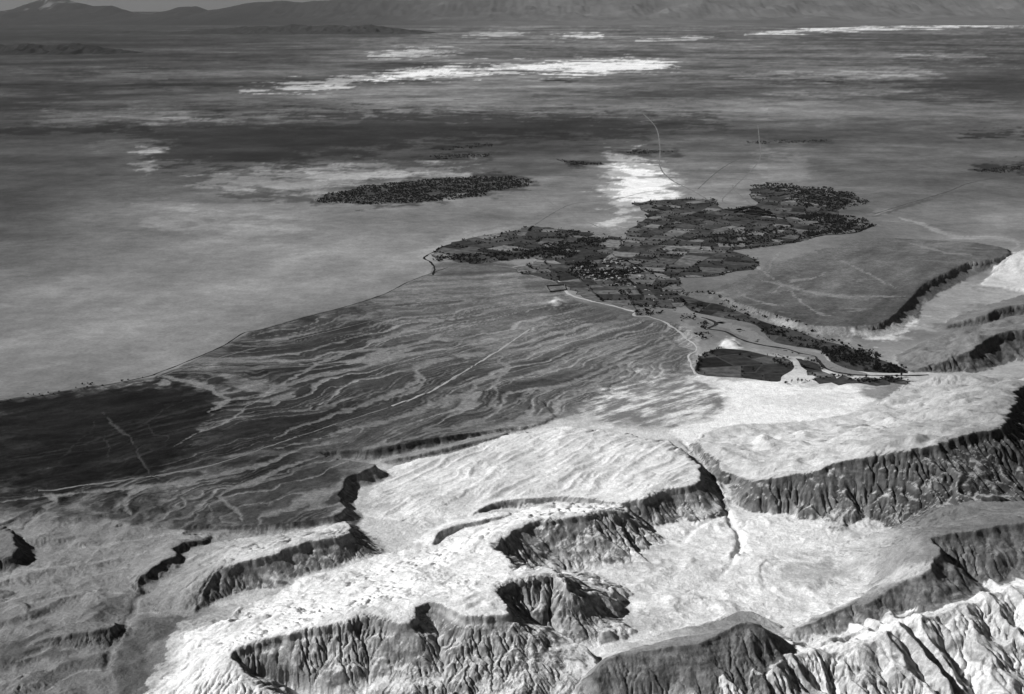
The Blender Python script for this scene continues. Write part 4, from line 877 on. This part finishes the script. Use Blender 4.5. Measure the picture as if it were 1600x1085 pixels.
scatter([(680, 236), (740, 226), (770, 224), (760, 230), (700, 236)], 120, 'far', -.1)
scatter([(1520, 268), (1560, 262), (1600, 258), (1600, 266), (1560, 271)], 160, 'far', .1)
scatter([(676, 402), (720, 398), (800, 392), (870, 388), (900, 392), (900, 402), (860, 404), (800, 403), (740, 410), (700, 406)], 560, 'west', .05)
scatter([(840, 385), (880, 378), (920, 384), (905, 400), (860, 402)], 200, 'west', .1)
scatter([(900, 372), (945, 372), (952, 382), (930, 388), (890, 380)], 180, 'west', .1)
scatter([(868, 362), (890, 360), (920, 365), (895, 373), (868, 370)], 60, 'west', .2)
scatter([(884, 425), (905, 412), (925, 408), (935, 418), (930, 430), (905, 435), (888, 432)], 190, 'village', .3, 40)
scatter([(905, 428), (960, 420), (985, 424), (990, 432), (960, 438), (905, 436)], 240, 'village', .2, 40)
scatter([(945, 425), (1000, 415), (1012, 424), (985, 434), (955, 432)], 130, 'village', .15, 40)
scatter([(960, 440), (985, 438), (982, 446), (963, 446)], 34, 'village', .3, 40)
scatter([(966, 455), (985, 452), (990, 460), (970, 463)], 26, 'village', .3, 40)
scatter([(992, 488), (1010, 484), (1038, 487), (1030, 492), (995, 494)], 34, 'village', .4, 40)
scatter([(960, 472), (1000, 478), (1040, 480), (1035, 484), (990, 480)], 30, 'village', .2, 40)
scatter([(1060, 494), (1085, 490), (1088, 500), (1062, 504)], 16, 'valley', .4, 40)
scatter([(1090, 503), (1108, 502), (1108, 515), (1092, 516)], 20, 'valley', .4, 40)
scatter([(1088, 523), (1112, 520), (1110, 530), (1090, 532)], 18, 'valley', .4, 40)
scatter([(1275, 545), (1320, 541), (1370, 553), (1372, 565), (1350, 568), (1300, 567)], 240, 'valley', .45, 40)
scatter([(1365, 572), (1400, 572), (1416, 583), (1390, 584), (1360, 580)], 80, 'valley', .4, 40)
scatter([(1205, 555), (1230, 560), (1242, 575), (1222, 578), (1205, 566)], 26, 'terraced', .4, 40)
scatter([(1320, 594), (1350, 592), (1412, 588), (1415, 598), (1350, 600)], 54, 'terraced', .1, 40)
scatter([(1100, 480), (1190, 508), (1250, 524), (1330, 548), (1400, 574), (1330, 574), (1285, 546), (1210, 530), (1175, 505)], 120, 'valley', -.05, 40)
treeline([(1100, 458), (1130, 470), (1160, 488), (1200, 500), (1240, 512), (1280, 528), (1330, 540), (1380, 556)], 11, 7, 'valley', .75)
treeline([(1092, 562), (1090, 584)], 9, 2, 'terraced'); treeline([(1096, 560), (1125, 544)], 9, 3, 'terraced')
treeline([(1230, 600), (1260, 597), (1300, 590), (1330, 588)], 9, 4, 'terraced', .8)
treeline([(1058, 462), (1090, 458), (1120, 460)], 9, 4, 'valley', .7)
treeline([(1010, 448), (1040, 447), (1064, 443), (1050, 450), (1020, 452)], 9, 3, 'village', .6)
treeline([(-10, 630), (40, 622), (100, 613), (140, 606), (230, 592)], 11, 9, 'ditch', .6)
treeline([(130, 602), (150, 600)], 6, 9, 'ditch', .8)
treeline([(1015, 425), (1060, 433), (1110, 432), (1150, 424), (1180, 416)], 12, 5, 'middle', .8)
treeline([(1145, 390), (1200, 386), (1250, 376), (1285, 367), (1335, 363), (1362, 352)], 12, 5, 'east', .9)
erd = random.Random(3)
for (a, b, zone) in EDGES:                 # hedges between fields
    L = math.hypot(a[0]-b[0], a[1]-b[1])
    pr = erd.choice([0, 0, 0, .15, .4, .8]) if zone != 'terraced' else erd.choice([0, 0, 0, .2])
    for k in range(int(L/11)):
        if erd.random() < pr:
            t = (k+erd.random())/(L/11); trees.append((a[0]+(b[0]-a[0])*t+erd.gauss(0, 2.5), a[1]+(b[1]-a[1])*t+erd.gauss(0, 2.5), zone))
trees.sort(key=lambda t: t[0]**2+t[1]**2)
print('trees', len(trees), round(time.time()-T0, 1))
def place(x, y, zone):
    px, py = PX(x, y, 0.0)
    if zone == 'ditch': return 'dark bush growing along the ditch at the left edge of the fan', 'bushes along the long ditch'
    if zone in ('terraced', 'gorge'):
        if px < 1130: return 'dark tree on the hedge at the left end of the walled fields', 'trees left of the walled fields'
        if px < 1200: return 'dark tree on a bank inside the big walled field', 'trees inside the walled fields'
        if px < 1255: return 'dark tree in the clump right of the big walled field', 'trees right of the walled fields'
        if px < 1335: return 'dark tree on the lower field edge below the river bend', 'trees below the river bend'
        return 'dark tree on the south bank near the gorge mouth', 'south bank trees near the gorge'
    if zone == 'valley':
        if px < 1115 and py > 488: return 'dark tree in the scattered clumps left of the river bed', 'clumps left of the river bed'
        if px < 1130: return 'dark tree at the upstream corner of the village fields', 'trees above the river crossing'
        if px > 1362 and py > 570: return 'dark tree in the last grove before the gorge mouth', 'last grove before the gorge'
        if px > 1270 and py > 542: return 'dark tree in the dense grove on the inner river bend', 'dense grove on the river bend'
        if py < 462+(px-1100)*.36: return 'dark tree in the row under the terrace edge', 'tree row under the terrace edge'
        return 'dark tree on a field bank north of the river bed', 'field trees north of the river bed'
    if zone == 'village': 
        if py > 470: return 'dark tree in the thicket beside the straight pale road', 'thicket beside the straight road'
        return 'dark tree among the village houses and gardens', 'trees in the village'
    return 'dark tree in the oasis fields', 'trees of the oasis fields'
trd = random.Random(11)
for i, (x, y, zone) in enumerate(trees[:300]):
    k = trd.choice([0, 0, 1, 1, 2, 3, 4]); s = trd.choice([.5, .65, .8, .9, 1.0, 1.2])*trd.uniform(.9, 1.1) if zone != 'ditch' else trd.uniform(.45, .8)
    e = bpy.data.objects.new('tree', None); col.objects.link(e)
    e.location = (x, y, float(ground_z(np.array([x]), np.array([y]))[0])+.3); e.rotation_euler = (0, 0, trd.uniform(0, 6.28)); e.scale = (s, s, s*trd.uniform(.85, 1.15))
    lb, gr = place(x, y, zone); tag(e, lb, 'tree', None, gr)
    obj('trunk', TM[k][0], e); obj('crown', TM[k][1], e)
rest = np.array([(t[0], t[1]) for t in trees[300:]]); n = len(rest)
gz_ = ground_z(rest[:, 0], rest[:, 1])
octv = np.array([(1, 0, 0), (-.5, .87, 0), (-.5, -.87, 0), (0, 0, 1), (0, 0, -1)]); octf = np.array([(0, 1, 3), (1, 2, 3), (2, 0, 3), (1, 0, 4), (2, 1, 4), (0, 2, 4)])
VV = []; FF = []; base = 0; tsz = rng.choice([.55, .75, 1.0, 1.25], n)
for c in range(6):                         # five ragged leaf clumps to a tree
    rr2 = rng.uniform(1.0, 3.1, n)*tsz; a = rng.uniform(0, 6.28, n)
    cx = rest[:, 0]+rng.normal(0, 2.2, n); cy = rest[:, 1]+rng.normal(0, 2.2, n); cz = gz_+rng.uniform(2.0, 6.5, n)
    ca, sa = np.cos(a), np.sin(a)
    jit = rng.uniform(.7, 1.3, (n, 5))
    v = np.stack([cx[:, None]+rr2[:, None]*jit*(octv[:, 0]*ca[:, None]-octv[:, 1]*sa[:, None]), cy[:, None]+rr2[:, None]*jit*(octv[:, 0]*sa[:, None]+octv[:, 1]*ca[:, None]), cz[:, None]+rr2[:, None]*jit*octv[:, 2]*.9], -1)
    VV.append(v.reshape(-1, 3)); FF.append((np.arange(n)[:, None, None]*5+octf[None]).reshape(-1, 3)+base); base += n*5
o = obj('grove', mesh_np('grove', np.concatenate(VV), np.concatenate(FF), M_LEAF)); tag(o, 'dark masses of oasis trees and hedges farther off', 'trees', 'stuff')

# ------------------------------------------------------------------ village houses of pale mud brick
M_MUD = flat_mat('mud_plaster', 150, .12, .4); M_ROOF = flat_mat('mud_roof', 168, .12, .4); M_DARK = flat_mat('dark_opening', 30, .1, 1)
def boxes(bl):
    V = []; F = []
    for (x0, x1, y0, y1_, z0, z1) in bl:
        b = len(V); V += [(x0, y0, z0), (x1, y0, z0), (x1, y1_, z0), (x0, y1_, z0), (x0, y0, z1), (x1, y0, z1), (x1, y1_, z1), (x0, y1_, z1)]
        F += [tuple(b+k for k in f) for f in ((0, 1, 5, 4), (1, 2, 6, 5), (2, 3, 7, 6), (3, 0, 4, 7), (4, 5, 6, 7), (3, 2, 1, 0))]
    return V, F
def bmesh_(name, bl, mat):
    me = bpy.data.meshes.new(name); V, F = boxes(bl); me.from_pydata(V, [], F); me.update(); me.materials.append(mat); return me
def house_parts(L, D, H):
    t = .5
    wall = bmesh_('wall', [(-L/2, L/2, -D/2, -D/2+t, -.5, H), (-L/2, L/2, D/2-t, D/2, -.5, H), (-L/2, -L/2+t, -D/2+t, D/2-t, -.5, H), (L/2-t, L/2, -D/2+t, D/2-t, -.5, H)], M_MUD)
    roof = bmesh_('roof', [(-L/2+t, L/2-t, -D/2+t, D/2-t, H-.9, H-.5)], M_ROOF)
    door = bmesh_('door', [(-.8, .8, -D/2-.06, -D/2+.05, 0, 2.1)], M_DARK)
    wins = [bmesh_('window', [(x-.6, x+.6, -D/2-.05, -D/2+.05, 1.2, 2.3)], M_DARK) for x in (-L*.3, L*.3)]
    return [('wall', wall), ('roof', roof), ('door', door)]+[('window', m_) for m_ in wins]
HK = [house_parts(16, 8, 4.2), house_parts(10, 9, 3.8), house_parts(22, 7, 4.5)]
hs = [(946, 407), (953, 405), (960, 408), (967, 406), (972, 409), (956, 411), (905, 423), (907, 426), (902, 420), (920, 428), (924, 433), (918, 436), (928, 431), (941, 435), (947, 428), (958, 425), (970, 424), (976, 426), (964, 433), (968, 436), (984, 424), (912, 431), (935, 427), (950, 417), (988, 428), (974, 441), (899, 426), (910, 418), (914, 424), (921, 423), (930, 437), (936, 433), (952, 431), (957, 436), (962, 429), (979, 431), (992, 420), (996, 426), (981, 418), (944, 412), (964, 412), (925, 417), (948, 437), (1000, 432)]
hrd = random.Random(5)
for (px, py) in hs:
    x, y = W(px, py); e = bpy.data.objects.new('house', None); col.objects.link(e); e.location = (x, y, .62); e.rotation_euler = (0, 0, .25+hrd.choice([0, math.pi/2])+hrd.gauss(0, .1))
    up = py < 413
    tag(e, 'pale flat-roofed mud house in the cluster behind the village trees' if up else 'pale flat-roofed mud house among the dark village trees', 'house', None, 'mud houses behind the village' if up else 'mud houses of the village')
    for nme, me in HK[hrd.choice([0, 0, 1, 2])]: obj(nme, me, e)
# walled enclosure by the fan
def enclosure(c, label):
    P = [np.array(W(*p)) for p in c]; e = bpy.data.objects.new('walled_enclosure', None); col.objects.link(e)
    cx, cy = sum(P)/4; e.location = (cx, cy, 0); tag(e, label, 'enclosure')
    for i in range(4):
        a = P[i]-(cx, cy); b = P[(i+1) % 4]-(cx, cy); d = (b-a)/np.linalg.norm(b-a); nn = np.array((-d[1], d[0]))*1.1; a = a+d*1.2
        v = [(*(a-nn), -.5), (*(b-nn), -.5), (*(b+nn), -.5), (*(a+nn), -.5), (*(a-nn*.7), 4.6), (*(b-nn*.7), 4.6), (*(b+nn*.7), 4.6), (*(a+nn*.7), 4.6)]
        me = bpy.data.meshes.new('wall'); me.from_pydata(v, [], [(0, 1, 5, 4), (1, 2, 6, 5), (2, 3, 7, 6), (3, 0, 4, 7), (4, 5, 6, 7)]); me.update(); me.materials.append(M_WALL); obj('wall', me, e)
M_WALL = flat_mat('old_mud_wall', 110, .15, .4)
enclosure([(859, 457), (884, 454), (882, 446), (853, 448)], 'walled rectangular enclosure on the bare ground west of the road')

# ------------------------------------------------------------------ haze over the plain
v, f = boxes([(-110000, 110000, -4000, 99000, -250, 2600)])
me = bpy.data.meshes.new('haze'); me.from_pydata(v, [], f); me.update()
mh = bpy.data.materials.new('haze_air'); mh.use_nodes = True; nh = mh.node_tree; nh.nodes.clear()
pv = nh.nodes.new('ShaderNodeVolumePrincipled'); pv.inputs['Color'].default_value = (.85, .85, .85, 1); pv.inputs['Density'].default_value = HAZE_DENSITY; pv.inputs['Anisotropy'].default_value = 0.0
oh = nh.nodes.new('ShaderNodeOutputMaterial'); nh.links.new(pv.outputs[0], oh.inputs['Volume']); me.materials.append(mh)
o = obj('haze', me); tag(o, 'thin pale haze over the far plain and mountains', 'haze', 'stuff')
print('done', round(time.time()-T0, 1), 'tris', sum(len(m.loops)-2*len(m.polygons) for m in bpy.data.meshes))
